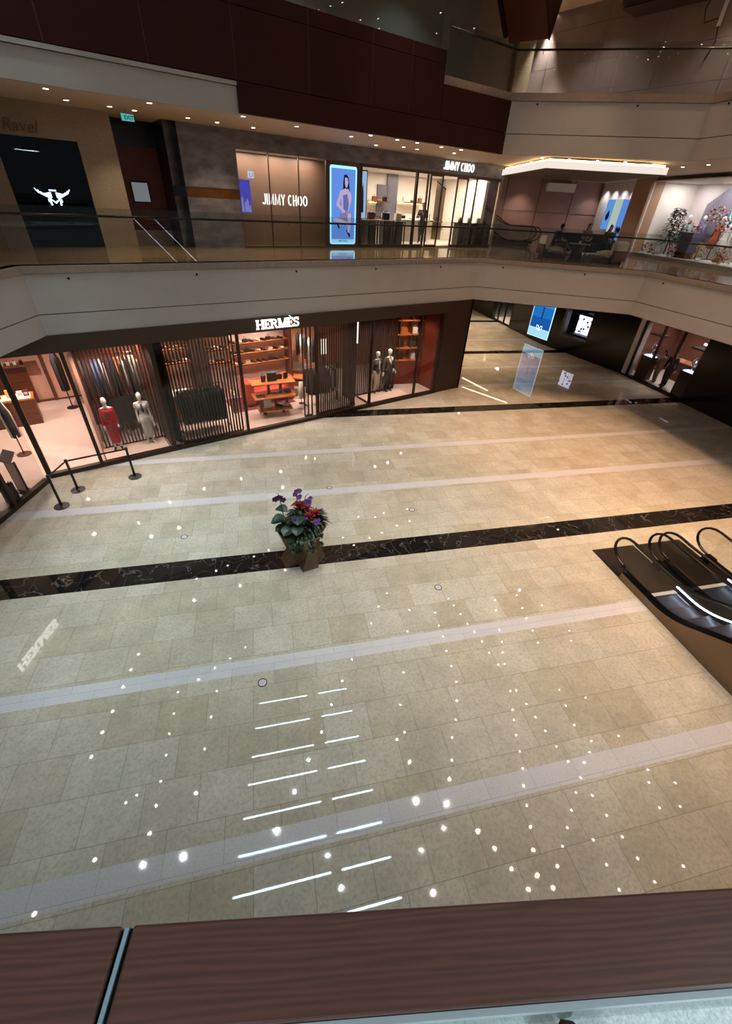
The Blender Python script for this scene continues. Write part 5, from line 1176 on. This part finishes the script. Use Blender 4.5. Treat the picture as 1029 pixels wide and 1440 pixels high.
def dressform(label, px, py, m, h=1.5):
    tt, zz = wp(px, py, 2.1); tt = max(tt, .95+.0*tt); t = wthing('dress_form', label, 'dress form', tt, 2.1)
    MB().lathe([(.2,0),(.2,.02),(.02,.03)], n=14).tube([(0,0,.02),(0,0,.7)], .02, 8).build('stand', M_black, t)
    MB().lathe([(.30,.45),(.24,.75),(.15,1.0),(.19,1.25),(.17,1.38),(.05,1.43),(.045,1.52)], n=16).build('dress', m, t, smooth=True)
    for sg in (-1,1): MB().tube([(sg*.17,0,1.36),(sg*.26,-.02,1.1),(sg*.27,-.06,.85)], [.06,.05,.04], 8).build('sleeve', m, t, smooth=True)
    MB().ell((0,0,1.65),(.075,.09,.11)).build('head', M_skinw, t, smooth=True)
dressform('dress form in pale teal dress below the outline letters', 942, 340, mat('pale teal silk', (120,160,158), .6))
dressform('dress form in rust knit at right of the garland', 1005, 338, mat('rust knit', (170,84,62), .8))
dressform('dress form in lavender coat left of the garland', 975, 345, mat('lavender wool', (116,110,140), .8))
dressform('dress form in white lace beside the house panel', 1020, 335, M_skinw)
tt, zz = wp(962, 352, .9); t = wthing('display_block', 'lavender grey display block on a brown crate', 'display block', tt, 1.0); MB().box(-.4,.4,-.3,.3,.25,1.05).build('block', mat('lavender block', (104,100,132), .7), t); MB().box(-.42,.42,-.32,.32,0,.25).build('crate', M_brownwood, t)
tt, zz = wp(948, 325, 2.58); t = wthing('wall_letters', 'thin dark outline letters on the studded lilac wall', 'sign', tt, 2.58, zz-.15)
for k, x in enumerate((-.32, .08)): MB().ribbon([(x,.5),(x,.12),(x+.06,.02),(x+.14,.0),(x+.22,.06),(x+.24,.5)], .02, -.02, 0).build('letter', M_darkmetal, t)
tt, zz = wp(1012, 292, 2.3); t = wthing('house_panel', 'grey house shaped panel edged with pale blue light', 'panel', tt, 2.3, min(zz-.7, 6.6))
hp = [(-.9,0),(.9,0),(.9,1.2),(.2,1.9),(-.9,1.2)]; MB().vprism(hp, 0, .06).build('panel', mat('lilac grey panel', (128,124,140), .5), t); MB().ribbon(hp[1:4], .09, -.03, 0).build('light_edge', glow('pale blue neon', (130,200,255), 1.5), t)
b = MB()
for i in range(4):
    for j in range(9): x, y = wq(3.4+i*.45, 2.58); b.ell((x, y, Z2+.7+j*.3), (.02,.02,.02), 6, 4)
struct(b.build('trim_32', M_gap))
# ================================================================== ground floor, right hand shops
def plane_hit(px, py, A, B):
    d = Vector(B)-Vector(A); L = d.length; d /= L; n = np.array([-d.y, d.x, 0]); r = ray(px, py)
    k = ((np.array([A[0],A[1],0])-np.array([0,0,HC])) @ n)/(r @ n); P = np.array([0,0,HC])+k*r
    return float((Vector((P[0],P[1]))-Vector(A)).dot(d)), float(P[2])
R = [(19.35,20.0),(18.0,26.2),(18.0,46.0)]; R0 = (19.35,2.0)
def seg_frame(A, B): d = Vector(B)-Vector(A); return dict(loc=(A[0],A[1],0), rotz=math.atan2(d.y, d.x)), d.length
# first stretch: x = 19.35, local x runs with +y (away), local -y is behind the wall -> +y local points to -x; so depth is negative y
f1, L1 = seg_frame(R0, R[0]); f2, L2_ = seg_frame(R[0], R[1]); f3, L3_ = seg_frame(R[1], R[2])
e0, _ = plane_hit(956,561,R0,R[0]); e1, _ = plane_hit(877,527,R0,R[0])
struct(MB().box(-4,e0,-.3,0,0,3.9).box(e1+.25,L1,-.3,0,0,3.9).box(e0,e1+.25,-.25,0,0,.10).build('wall_right', M_blackwall, **f1))
struct(MB().box(e1-.02,e1+.26,-.5,.02,.1,3.9).build('trim_40', mat('silver white wall', (206,200,200)), **f1))
b = MB().box(e0-.5,e1+.6,-3.4,-3.2,0,3.9).box(e0-.6,e0-.5,-3.4,-.3,0,3.9).box(e1+.6,e1+.7,-3.4,-.3,0,3.9); struct(b.build('wall_jeweller', mat('brown suede wall', (110,66,52), .7, noise=.1, nscale=3), **f1))
struct(MB().box(e0-.5,e1+.6,-3.3,-.2,.02,.06).build('floor_jeweller', mat('pale lilac carpet', (196,186,186), .7), **f1))
struct(MB().box(e0-.5,e1+.6,-3.3,-.3,3.5,3.55).build('ceiling_jeweller', M_ceilw, **f1))
b = MB()
W_ = e1-e0
for q in (.0,.36,.66,.985): b.box(e0+W_*q-.05,e0+W_*q+.05,-.14,-.04,.1,3.9)
struct(b.build('trim_41', M_bronze, **f1))
for i, (a, c) in enumerate(((0,.36),(.66,.985))): struct(MB().box(e0+W_*a+.05,e0+W_*c-.05,-.09,-.08,.1,3.9).build('window_%d' % (30+i), M_shopglass, **f1))
def rthing(name, label, cat, a, d, z, f=f1, rot=0, A=R0):
    v = Matrix.Rotation(f['rotz'], 4, 'Z') @ Vector((a, d, 0)); return thing(name, label, cat, (f['loc'][0]+v.x, f['loc'][1]+v.y, z), f['rotz']+PI+rot)
for i, q in enumerate((.83, .16)):
    t = rthing('jewellery_case', ('jewellery case with bright ring prop left of the shop entrance','jewellery case with bright ring prop right of the shop entrance')[i], 'jewellery case', e0+W_*q, -.55, .06)
    MB().box(-.34,.34,-.22,.22,0,1.15).build('cabinet', M_bronze, t); MB().box(-.34,.34,-.22,.22,1.15,2.2).build('glass_box', M_shopglass, t); MB().box(-.36,.36,-.24,.24,2.2,2.26).build('lid', M_black, t)
    MB().box(-.28,.28,-.16,.16,1.152,1.2).build('lit_base', glow('case light %d' % i, (190,200,255), 2.2), t)
    MB().tube([(.13*math.cos(a),0,1.62+.15*math.sin(a)) for a in [2*PI*j/16 for j in range(16)]], .03, 8, closed=True).ell((0,0,1.84),(.06,.05,.05)).tube([(0,0,1.2),(0,0,1.45)], .03, 8).build('ring_prop', mat('bright silver', (235,240,255), .1, metal=1), t, smooth=True)
for i, (a, z, w) in enumerate(((.3,1.35,.7),(.2,1.75,.7),(.32,2.2,.6))):
    t = rthing('lit_shelf', 'bright glass shelf number %s up at right inside the jeweller' % ORD[i], 'shelf', e0+W_*a, -1.8, z)
    MB().box(-w/2,w/2,-.2,.2,0,.03).build('board', M_white, t); MB().box(-w/2+.03,w/2-.03,-.19,-.16,.03,.12).build('lit_edge', glow('shelf light %d' % i, (240,240,255), 3), t)
t = rthing('counter', 'brown jeweller counter with pale red top inside the shop', 'counter', e0+W_*.55, -2.4, .06); MB().box(-1.1,1.1,-.3,.3,0,.95).build('body', M_brownwood, t); MB().box(-1.15,1.15,-.34,.34,.95,1.0).build('top', mat('salmon top', (200,140,120), .4), t)
J, k = standing(1.76, 1.05, .18); person('person in black suit standing in the jeweller entrance', rthing('tmp','tmp standing mark','tmp',e0+W_*.50,-.75,.062).location.copy(), f1['rotz']+PI+.2, J, k, mat('black tee'), mat('black trousers'), M_black)
J, k = standing(1.66, 1.0, .14); person('person in long pale beige coat left of the black suited one', rthing('tmp','tmp standing mark','tmp',e0+W_*.64,-.62,.062).location.copy(), f1['rotz']+PI-.3, J, k, mat('beige coat', (150,122,100), .8), mat('beige coat'), M_black, False, True, True)
for o in [o for o in bpy.data.objects if o.name.startswith('tmp')]: bpy.data.objects.remove(o)
# second stretch: poster and vitrine
pa = [plane_hit(*q, R[0], R[1]) for q in ((752,428),(782,431),(742,467),(769,479))]
va = [plane_hit(*q, R[0], R[1]) for q in ((804,441),(827,449),(800,467),(818,472))]
struct(MB().box(0,va[3][0]-.35,-.3,0,0,3.9).box(va[0][0]+.35,L2_,-.3,0,0,3.9).box(va[3][0]-.35,va[0][0]+.35,-.3,0,0,.95).box(va[3][0]-.35,va[0][0]+.35,-1.2,-1.1,.95,3.9).build('wall_rightmid', M_blackwall, **f2))
struct(MB().box(va[0][0]+.28,va[0][0]+.5,-.32,.02,.95,3.9).box(va[3][0]-.4,va[0][0]+.5,-.3,.02,.88,.98).build('trim_42', mat('dim grey frame', (70,68,70), .4), **f2))
vc = (va[0][0]+va[1][0]+va[2][0]+va[3][0])/4; vw = abs(va[0][0]-va[1][0])
t = rthing('display_case', 'bright lit jewellery vitrine set in the black wall', 'vitrine', vc, -.5, 1.0, f2)
h = max(.9, va[0][1]-va[2][1]); MB().box(-vw/2-.05,vw/2+.05,-.2,.3,0,.12).box(-vw/2-.05,vw/2+.05,-.2,.3,h+.2,h+.26).build('frame', M_black, t); MB().box(-vw/2,vw/2,.2,.24,.12,h+.2).build('lit_back', glow('vitrine light', (220,222,255), 1.6), t)
b = MB()
for q in range(9): x, z = random.uniform(-vw/2+.08,vw/2-.08), random.uniform(.2,h); b.ell((x,-.02,z),(.07,.05,.06),8,5); b.tube([(x,0,.12),(x,0,z)], .012, 6)
b.build('jewellery_props', M_dark, t)
zb, zt = min(p[1] for p in pa)-.0, 3.55
x0, x1 = pa[3][0], pa[2][0]
t = rthing('poster_lightbox', 'glowing sea blue poster with ribbon knot on the black wall', 'poster', (x0+x1)/2, .02, zb, f2)
w = abs(x1-x0); hh = zt-zb
MB().box(-w/2-.06,w/2+.06,0,.06,-.06,hh+.06).build('frame', M_black, t); MB().box(-w/2,w/2,-.02,0,0,hh).build('lit_border', glow('poster white', (190,225,245), 1.1), t)
pb = MB(); cols = [(22,84,160),(30,108,186),(48,140,205),(96,180,226)]
for i in range(8): pb.mi = min(3, i//2); z0 = hh*.17+hh*.81*i/8; pb.box(-w/2+.06,w/2-.06,-.03,-.02,z0,z0+hh*.81/8)
pb.build('sea_print', [glow('sea %d' % i, c, .9) for i, c in enumerate(cols)], t)
MB().box(-w/2+.06,w/2-.06,-.03,-.02,.05,hh*.16).build('pale_band', glow('pale band', (150,205,226), 1.0), t)
b = MB()
for sg in (-1,1): b.ribbon([(0,hh*.13),(sg*.10,hh*.22),(sg*.24,hh*.225),(sg*.24,hh*.17),(0,hh*.13)], .04, -.04, -.03)
b.build('knot_mark', glow('knot white', (235,245,250), 1.3), t)
b = MB()
for i in range(7): b.box(-.06+.02*(i % 2),.06+.02*(i % 2),-.04,-.03,hh*.36+i*.14,hh*.36+i*.14+.10)
b.build('figure_print', mat('print ink', (40,60,110)), t)
# far stretch with a distant lit shop
q0, _ = plane_hit(692,447,R[1],R[2]); q1, _ = plane_hit(716,456,R[1],R[2]); q0, q1 = min(q0,q1), max(q0,q1); q0 = max(1.5, min(q0, 14)); q1 = min(max(q1, q0+3), 18)
struct(MB().box(0,q0,-.3,0,0,3.9).box(q1,L3_,-.3,0,0,3.9).box(q0,q1,-.2,0,0,.1).build('wall_rightfar', M_blackwall, **f3))
struct(MB().box(q0-.5,q1+.5,-2.6,-2.5,0,3.9).build('wall_farshop', mat('brown suede wall', (110,66,52)), **f3)); struct(MB().box(q0-.4,q1+.4,-2.5,-.2,.02,.06).build('floor_farshop', M_cream, **f3))
b = MB()
for k in range(4): q = q0+(q1-q0)*k/3; b.box(q-.05,q+.05,-.1,0,.1,3.9)
struct(b.build('trim_43', M_dark, **f3))
t = rthing('wall_text', 'faint dim lettering on the black wall left of sea poster', 'sign', 1.0, .012, 2.7, f3); text('lettering', 'LM', .3, mat('dim grey lettering', (40,44,70), .4), t, (0,0,0), 0, .005)
# ================================================================== third level: escalator underside in red, ceiling spots, service cable
t = thing('escalator', 'red clad escalator underside crossing the gallery at the top', 'escalator', (8.2,16.4,12.6), 0)
A0 = G(742,47,12.4); 
p_tip = Vector(A0)-Vector((8.2,16.4,12.6)); dirv = Vector((-.62,-.64,.46)).normalized(); sdv = Vector((.72,-.69,0)).normalized(); upv = sdv.cross(dirv).normalized()
if upv.z < 0: upv = -upv
def esc_box(a, L, x0, x1, z0, z1):
    v = []
    for l in (a, L):
        for x, z in ((x0,z0),(x1,z0),(x1,z1),(x0,z1)): v.append(p_tip+dirv*l+sdv*x+upv*z)
    return MB().add(v, [(0,1,2,3),(7,6,5,4),(0,4,5,1),(1,5,6,2),(2,6,7,3),(3,7,4,0)])
esc_box(-.3,9,-.75,.75,0,.5).build('truss', M_redbrown, t); esc_box(0,9,-.9,-.75,-.08,.35).build('lower_edge', M_dark, t); esc_box(0.2,9,-.93,-.9,.1,.14).build('edge_trim', M_chrome, t); esc_box(-.3,9,.75,.8,-.05,1.2).build('side_cladding', M_red, t); esc_box(0,9,-.9,-.88,.35,1.3).build('glass_panel', M_glassdark, t)
for x in (-.85,): esc_box(.2,9,x-.03,x+.03,1.28,1.35).build('handrail', M_dark, t)
bk = [G(873,13,13.3), G(955,-6,13.3)]
t = thing('bulkhead', 'dark boxed bulkhead under the gallery ceiling', 'bulkhead', (bk[0].x,bk[0].y,13.3), math.atan2(gd.y, gd.x))
MB().box(0,2.6,-.0,2.0,0,.68).build('box', mat('umber box', (66,56,48), .6), t); MB().box(0,2.6,-.01,0,.0,.04).build('edge', M_bronze, t)
s1 = plane_hit(1018,20,tuple(wa),tuple(wb)); p = gq(s1[0], -.08)
t = thing('service_cable', 'white cable junction with looping black cable on marble wall', 'cable', (p[0]-gn.x*.05,p[1]-gn.y*.05,s1[1]), math.atan2(gd.y, gd.x))
MB().box(-.06,.06,-.03,.03,-.3,.3).build('junction', M_white, t, bevel=.01)
MB().tube([(0,0,-.3),(.1,-.02,-.7),(-.05,-.02,-1.1)], .018, 6).build('lower_cable', M_black, t, smooth=True); MB().tube([(-.05,0,-.1),(-.5,-.02,-.15),(-.62,-.02,.2),(-.45,-.02,.7),(-.3,-.02,1.1)], .018, 6).build('upper_cable', M_black, t, smooth=True)
# ================================================================== lights the building has, plus added fill in the lounge
def downlight_mb(): return MB()
def make_down(name, label, loc, lens, r=.06, grp=None):
    b = MB(); n = 12; k = r+.022
    b.mi = 0; b.lathe([(r,-.002),(k,-.004),(k,.02),(r,.02)], n=n, caps=False)
    b.mi = 1; v = [(r*math.cos(2*PI*j/n), r*math.sin(2*PI*j/n), .0) for j in range(n)]; b.add(v, [tuple(range(n-1,-1,-1))])
    o = b.build(name, [M_white, lens]); o.location = loc; return tag(o, label, 'ceiling light', grp)
D = []
c7 = [(401,288),(379,333),(356,383),(326,453),(296,514),(264,585),(515,398),(503,460),(490,518),(481,580),(592,562),(465,656),(396,696),(364,718),(452,727),(568,691),(434,808),(274,883),(531,875),(415,899),(99,1040),(627,395),(611,470),(574,362),(622,328),(666,300),(710,268),(457,170),(578,132),(703,93),(959,434),(930,514),(892,596),(852,686),(801,800),(948,872),(988,965),(990,365),(1018,303)]
c8 = [(240,35),(119,102),(98,137),(179,146),(282,116),(296,134),(247,153),(313,157),(404,120),(407,147),(461,107),(476,141),(528,134),(685,121),(709,155),(487,168),(332,182),(416,199),(351,203),(257,187),(174,203),(268,216),(78,181),(504,200),(518,232),(277,254),(370,229),(389,258),(425,257),(423,230),(605,227),(600,201),(642,266),(775,210),(798,288),(163,310),(289,294),(413,290),(429,289),(303,335),(445,360),(461,358),(574,356),(487,394),(451,409),(155,396),(304,385),(643,377),(591,398),(862,363),(301,435),(454,436),(511,428),(613,449),(166,468),(146,488),(291,482),(460,476),(537,465),(658,492),(730,478),(653,521),(179,548),(291,543),(470,519),(566,506),(598,545),(640,549),(284,593),(477,564),(629,588),(807,567),(810,601),(879,602),(196,650),(277,658),(480,610),(617,627),(661,635),(838,667),(892,664),(488,661),(606,674),(699,687),(269,722),(359,730),(497,718),(595,720),(663,752),(740,744),(210,780),(403,776),(504,779),(582,769),(780,801),(447,829),(515,847),(568,822),(698,818),(900,821),(825,863),(241,892),(491,884),(557,879),(731,884)]
D = [(x*.4859, 780+y*.486) for x, y in c7]+[(480+x*.5336, 780+y*.5333) for x, y in c8]
ZC = 14.0; proto = None; spots = []; extra = []
for px, py in D:
    g = G(px, py); kk = 1+ZC/HC; x, y = g.x*kk, g.y*kk
    m8 = Vector((g.x*(1+8.7/HC), g.y*(1+8.7/HC)))
    o5 = Vector((g.x*(1+5.44/HC), g.y*(1+5.44/HC)))
    lim = (m8-Vector(K[1])).dot(Vector((N[0],N[1]))) > -.3 or m8.x < -5.9
    if lim and o5.x > -5.9 and (o5-Vector(K[1])).dot(Vector((N[0],N[1]))) < -.2: extra.append((g.x*(1+8.79/HC), g.y*(1+8.79/HC), 8.79))
    if m8.x < -5.9 or m8.y > 18.0 or (m8-Vector(K[1])).dot(Vector((N[0],N[1]))) > -.3 or m8.x > 14.2: continue
    if proto is None:
        proto = make_down('downlight', 'small round downlight in the high atrium ceiling, mirrored as a dot in the floor', (x,y,ZC-.004), M_lens, .042, 'atrium ceiling downlights'); o = proto
    else: o = proto.copy(); C.objects.link(o); o.location = (x, y, ZC-.004)
    spots.append((x, y))
WD = [(64,124.8),(93,141),(154,150),(189,155.6),(210,145),(264,166),(305,172.5),(342,164)]+[(300+x/2.237, y/2.237) for x, y in ((12,385),(125,402),(262,398),(433,430),(494,426),(511,457),(578,440),(598,463),(641,450),(641,470),(717,463),(757,482),(779,472))]+[(747,228),(762,222.5),(801,224),(840,226),(879,228),(919,231),(741,245),(746,249),(960,235),(996,232)]
WD.sort(); wl = []; proto2 = None
for i, (px, py) in enumerate(WD):
    p = G(px, py, 8.79); lab = 'recessed walkway downlight, number %d from the left along upper walkway ceiling' % (i+1)
    if proto2 is None: proto2 = make_down('downlight', lab, p, M_lensdim, .06, 'upper walkway downlights')
    else: o = proto2.copy(); C.objects.link(o); o.location = p; o['label'] = lab
    wl.append(p)
for p in extra:
    if min((Vector(p)-q_).length for q_ in wl) < .7 or p[1] > 13.6: continue
    o = proto2.copy(); C.objects.link(o); o.location = p; o['label'] = 'walkway downlight beyond the frame, mirrored as a dot in the floor'; o['group'] = 'mirrored walkway downlights'
for i, (px, py) in enumerate(((774,17),(783,3.5))):
    o = proto2.copy(); C.objects.link(o); o.location = G(px, py, 13.99); o['label'] = ('gallery downlight washing the marble wall','gallery downlight nearer the picture top')[i]; o['group'] = 'gallery downlights'
    l = bpy.data.lights.new('spot', 'SPOT'); l.energy = 900; l.spot_size = 1.0; l.spot_blend = .8; l.color = (1,.86,.8); l.shadow_soft_size = .05
    q = bpy.data.objects.new('gallery_spot', l); C.objects.link(q); q.location = G(px, py, 13.99)-Vector((0,0,.03))
# linear lights across the atrium ceiling
for j, y in enumerate((3.4,4.65,5.85,7.1,8.35,9.5,10.8,12.05)):
    for a, c in ((-3.2+.17*(j if j < 8 else 0),.7-.03*j),(1.05,3.15-.08*j)):
        if a > c: continue
        t = thing('linear_light', 'long cool white ceiling strip light over the atrium, mirrored as a streak in the floor', 'strip light', ((a+c)/2, y, ZC-.09), 0, 'atrium strip lights')
        L = c-a; MB().box(-L/2,L/2,-.06,.06,.03,.085).build('housing', M_white, t); MB().box(-L/2,L/2,-.045,-.036,-.06,.03).build('added_baffle', M_black, t); MB().box(-L/2,L/2,.036,.045,-.06,.03).build('added_baffle', M_black, t); MB().box(-L/2+.02,L/2-.02,-.034,.034,0.0,.03).build('diffuser', M_led, t)  # side baffles added to make the farther floor streaks fade
for i, (p, q) in enumerate((((650,532),(685,550)),((650,545),(712,567)))):
    a, c = G(*p)*1.551, G(*q)*1.551; a.z = c.z = 0; m_ = (a+c)/2; d = c-a
    t = thing('linear_light', ('corridor strip light nearer the corner under the upper walkway','longer corridor strip light under the upper walkway')[i], 'strip light', (m_.x,m_.y,3.80), math.atan2(d.y,d.x))
    MB().box(-d.length/2,d.length/2,-.06,.06,.03,.06).build('housing', M_white, t); MB().box(-d.length/2,d.length/2,-.05,.05,0,.03).build('diffuser', glow('corridor strip', (255,225,190), 7), t)
def lamp(kind, name, loc, energy, color, size=1, sy=None, rot=(0,0,0), spot=1.2):
    l = bpy.data.lights.new(name, kind); l.energy = energy; l.color = color
    if kind == 'AREA':
        l.size = size
        if sy: l.shape = 'RECTANGLE'; l.size_y = sy
    else:
        l.shadow_soft_size = size
        if kind == 'SPOT': l.spot_size = spot; l.spot_blend = .7
    o = bpy.data.objects.new(name, l); C.objects.link(o); o.location = loc; o.rotation_euler = rot; return o
# beams of the atrium downlights
for i, (x, y) in enumerate(spots):
    c = (1,.60,.36) if x > 6 else (1,.87,.73) if x > 2 else (.84,.98,1)
    lamp('SPOT', 'atrium_spot', (x,y,ZC-.05), ES*(.72 if x > 6 else 1.0 if x > 2 else .95), c, .035, spot=.95)
for i, p in enumerate(wl):
    if i % 2 == 0: lamp('SPOT', 'walkway_spot', (p.x,p.y,p.z-.04), EW, (1,.80,.60), .05, spot=1.7)
# fashion store lamps
for s, d, e in ((-1.8,3.5,1.0),(.4,4.2,.9),(.3,1.6,.7),(2.05,.4,.55),(3.05,.4,.55),(1.8,1.5,.5),(3.2,2.3,.7),(4.7,2.6,1.0),(6.4,2.6,.6),(7.7,1.0,.9),(8.2,2.3,.9),(9.9,2.9,.9),(10.2,2.6,.15),(12.4,.45,.55),(13.2,.45,.55),(12.6,3.2,.25),(14.4,.9,.3)):
    lamp('SPOT', 'store_spot', fw(s,d,HB-.03), EH*e, (1,.80,.70), .045, spot=2.3)
for s, d, e in ((14.8,2.0,1),(17.5,2.4,1),(19.8,2.2,1.2),(21.3,1.5,.9),(9.0,.55,.2),(10.2,.55,.2),(11.4,.55,.2)):
    lamp('AREA', 'boutique_lamp', fw(s,D2+d,8.28), EJ*e, (1,.9,.8), 1.0, .6, (0,0,TH))
for tt in (1.0,3.0,5.5,8.0): x, y = wq(tt,1.4); lamp('AREA', 'floral_lamp', (x,y,8.6), EM, (1,.95,.95), 1.2, .8)
for k_ in (.12,.36,.6,.84):
    p = PW0.lerp(PW1,k_); lamp('SPOT', 'wall_washer', (p.x-.45,p.y,8.7), EM*1.6, (1,.95,.95), .04, spot=1.9)
for x,y in ((13,29.6),(16,29.3),(19,28.6),(15.5,22),(18.5,25)): lamp('SPOT', 'lounge_fill', (x,y,8.72), EM*1.1, (1,.86,.76), .04, spot=2.0)  # added fill spots that brighten the far lounge wall
for a in (.25,.6,.85):
    v = Matrix.Rotation(f1['rotz'], 4, 'Z') @ Vector((e0+W_*a, -1.6, 0)); lamp('SPOT', 'jeweller_spot', (f1['loc'][0]+v.x, f1['loc'][1]+v.y, 3.45), ER, (1,.84,.78), .045, spot=2.3)
v = Matrix.Rotation(f3['rotz'], 4, 'Z') @ Vector(((q0+q1)/2, -1.3, 0)); lamp('AREA', 'farshop_lamp', (f3['loc'][0]+v.x, f3['loc'][1]+v.y, 3.7), ER, (1,.88,.8), 1, 1)
for x, y in ((12,24),(14,31),(12,38)): lamp('SPOT', 'corridor_spot', (x,y,3.8), EC, (1,.70,.45), .06, spot=2.4)
for s in (2.0,6.0,10.0,15.0): lamp('SPOT', 'gallery_spot', fw(s,2.6,13.9), EG, (.9,.95,1), .05, spot=2.0)
for k_ in (3.0,8.0,13.0): x, y = gq(k_, -1.6); lamp('SPOT', 'gallery_spot', (x,y,13.9), EG*2.1, (1,.88,.83), .05, spot=2.0)
# ================================================================== foreground: near rail of the viewer's level
za = 6.50
A_, B_ = G(0,1312,za), G(1029,1248,za); e = (B_-A_); e.normalize(); nr = Vector((e.y,-e.x,0))      # nr points to the viewer
W_cap = max((G(1029,1385,za)-A_).dot(nr), (G(380,1440,za)-A_).dot(nr))
tx = lambda px, py: (G(px,py,za)-A_).dot(e)
t = thing('wood_handrail', 'wide brown wood handrail in two lengths at the bottom of the view', 'handrail', A_, math.atan2(e.y,e.x))
MW = wood_mat('brown grained rail wood', (52,32,26), (88,54,43), 60, (.07,1,1), .42)
ta, tc_ = tx(170,1304), tx(187,1303)
MB().box(-2.2,ta,-W_cap,0,-.035,0).build('rail_length', MW, t, bevel=.002); MB().box(tc_,3.0,-W_cap,0,-.035,0).build('rail_length', MW, t, bevel=.002)
MB().box(ta+.001,tc_-.001,-W_cap,-.001,-.035,-.007).build('joint_gap', M_gap, t); MB().box(ta+.003,tc_-.0035,-W_cap,-.001,-.03,-.002).build('joint_strip', mat('blue grey metal strip', (128,152,166), .35, metal=.3), t)
MB().box(-2.2,3.0,-W_cap-.0045,-W_cap-.0005,-.035,-.006).build('edge_channel', mat('pale steel channel', (170,186,190), .3, metal=.5), t)
MB().box(-2.2,3.0,-W_cap/2-.006,-W_cap/2+.006,-1.05,-.036).build('glass_panel', M_glass, t)
b = MB(); q0_, q1_ = A_-e*7+nr*.0, A_+e*6.6
b.prism([(q0_.x,q0_.y),(q1_.x,q1_.y),(7,-3),(-7.6,-3)], 5.30, 5.44); struct(b.build('floor_near', [M_terr]))
sp = G(806,1442,5.52); t = thing('shoe', 'tip of a dark brown shoe at the bottom edge', 'shoe', (sp.x,sp.y-.12,5.442), .1)
MB().box(-.05,.05,-.15,.10,0,.02).build('sole', M_black, t, bevel=.01); MB().ell((0,.05,.05),(.05,.085,.045)).tube([(0,.05,.05),(0,-.12,.06)],[.05,.045],12).build('upper', mat('dark brown suede', (58,42,36), .9), t, smooth=True)
for x in (-2.5,2.5): lamp('AREA', 'near_fill_light', (x,-1.6,8.6), EN, (.8,.93,1), 1.2, .5)  # added fill light, out of view, to brighten the near floor and rail
# ================================================================== world, camera, view
w = bpy.data.worlds.new('hall'); bpy.context.scene.world = w; w.use_nodes = True
w.node_tree.nodes['Background'].inputs[0].default_value = (.80,.92,1,1); w.node_tree.nodes['Background'].inputs[1].default_value = WS
cam = bpy.data.cameras.new('camera'); co = bpy.data.objects.new('camera', cam); C.objects.link(co); bpy.context.scene.camera = co
cam.sensor_fit = 'VERTICAL'; cam.sensor_height = 24; cam.lens = FPX/1440*24; cam.clip_start = .02; cam.clip_end = 200
Rm = Matrix(((RT[0][0],RT[1][0],-RT[2][0]),(RT[0][1],RT[1][1],-RT[2][1]),(RT[0][2],RT[1][2],-RT[2][2])))
co.matrix_world = Matrix.Translation((0,0,HC)) @ Rm.to_4x4()
sc = bpy.context.scene
sc.view_settings.view_transform = 'Standard'; sc.view_settings.look = 'None'; sc.view_settings.gamma = 1; sc.view_settings.exposure = EXPO; sc.view_settings.use_curve_mapping = False
cy = sc.cycles; cy.use_denoising = True; cy.max_bounces = 7; cy.diffuse_bounces = 3; cy.glossy_bounces = 4; cy.transparent_max_bounces = 18; cy.transmission_bounces = 6
cy.sample_clamp_indirect = 4; cy.caustics_reflective = False; cy.caustics_refractive = False
# anything without a label of its own that is not a part is part of the building
for o in C.objects:
    if o.parent is None and o.type == 'MESH' and 'category' not in o and 'kind' not in o: o['kind'] = 'structure'
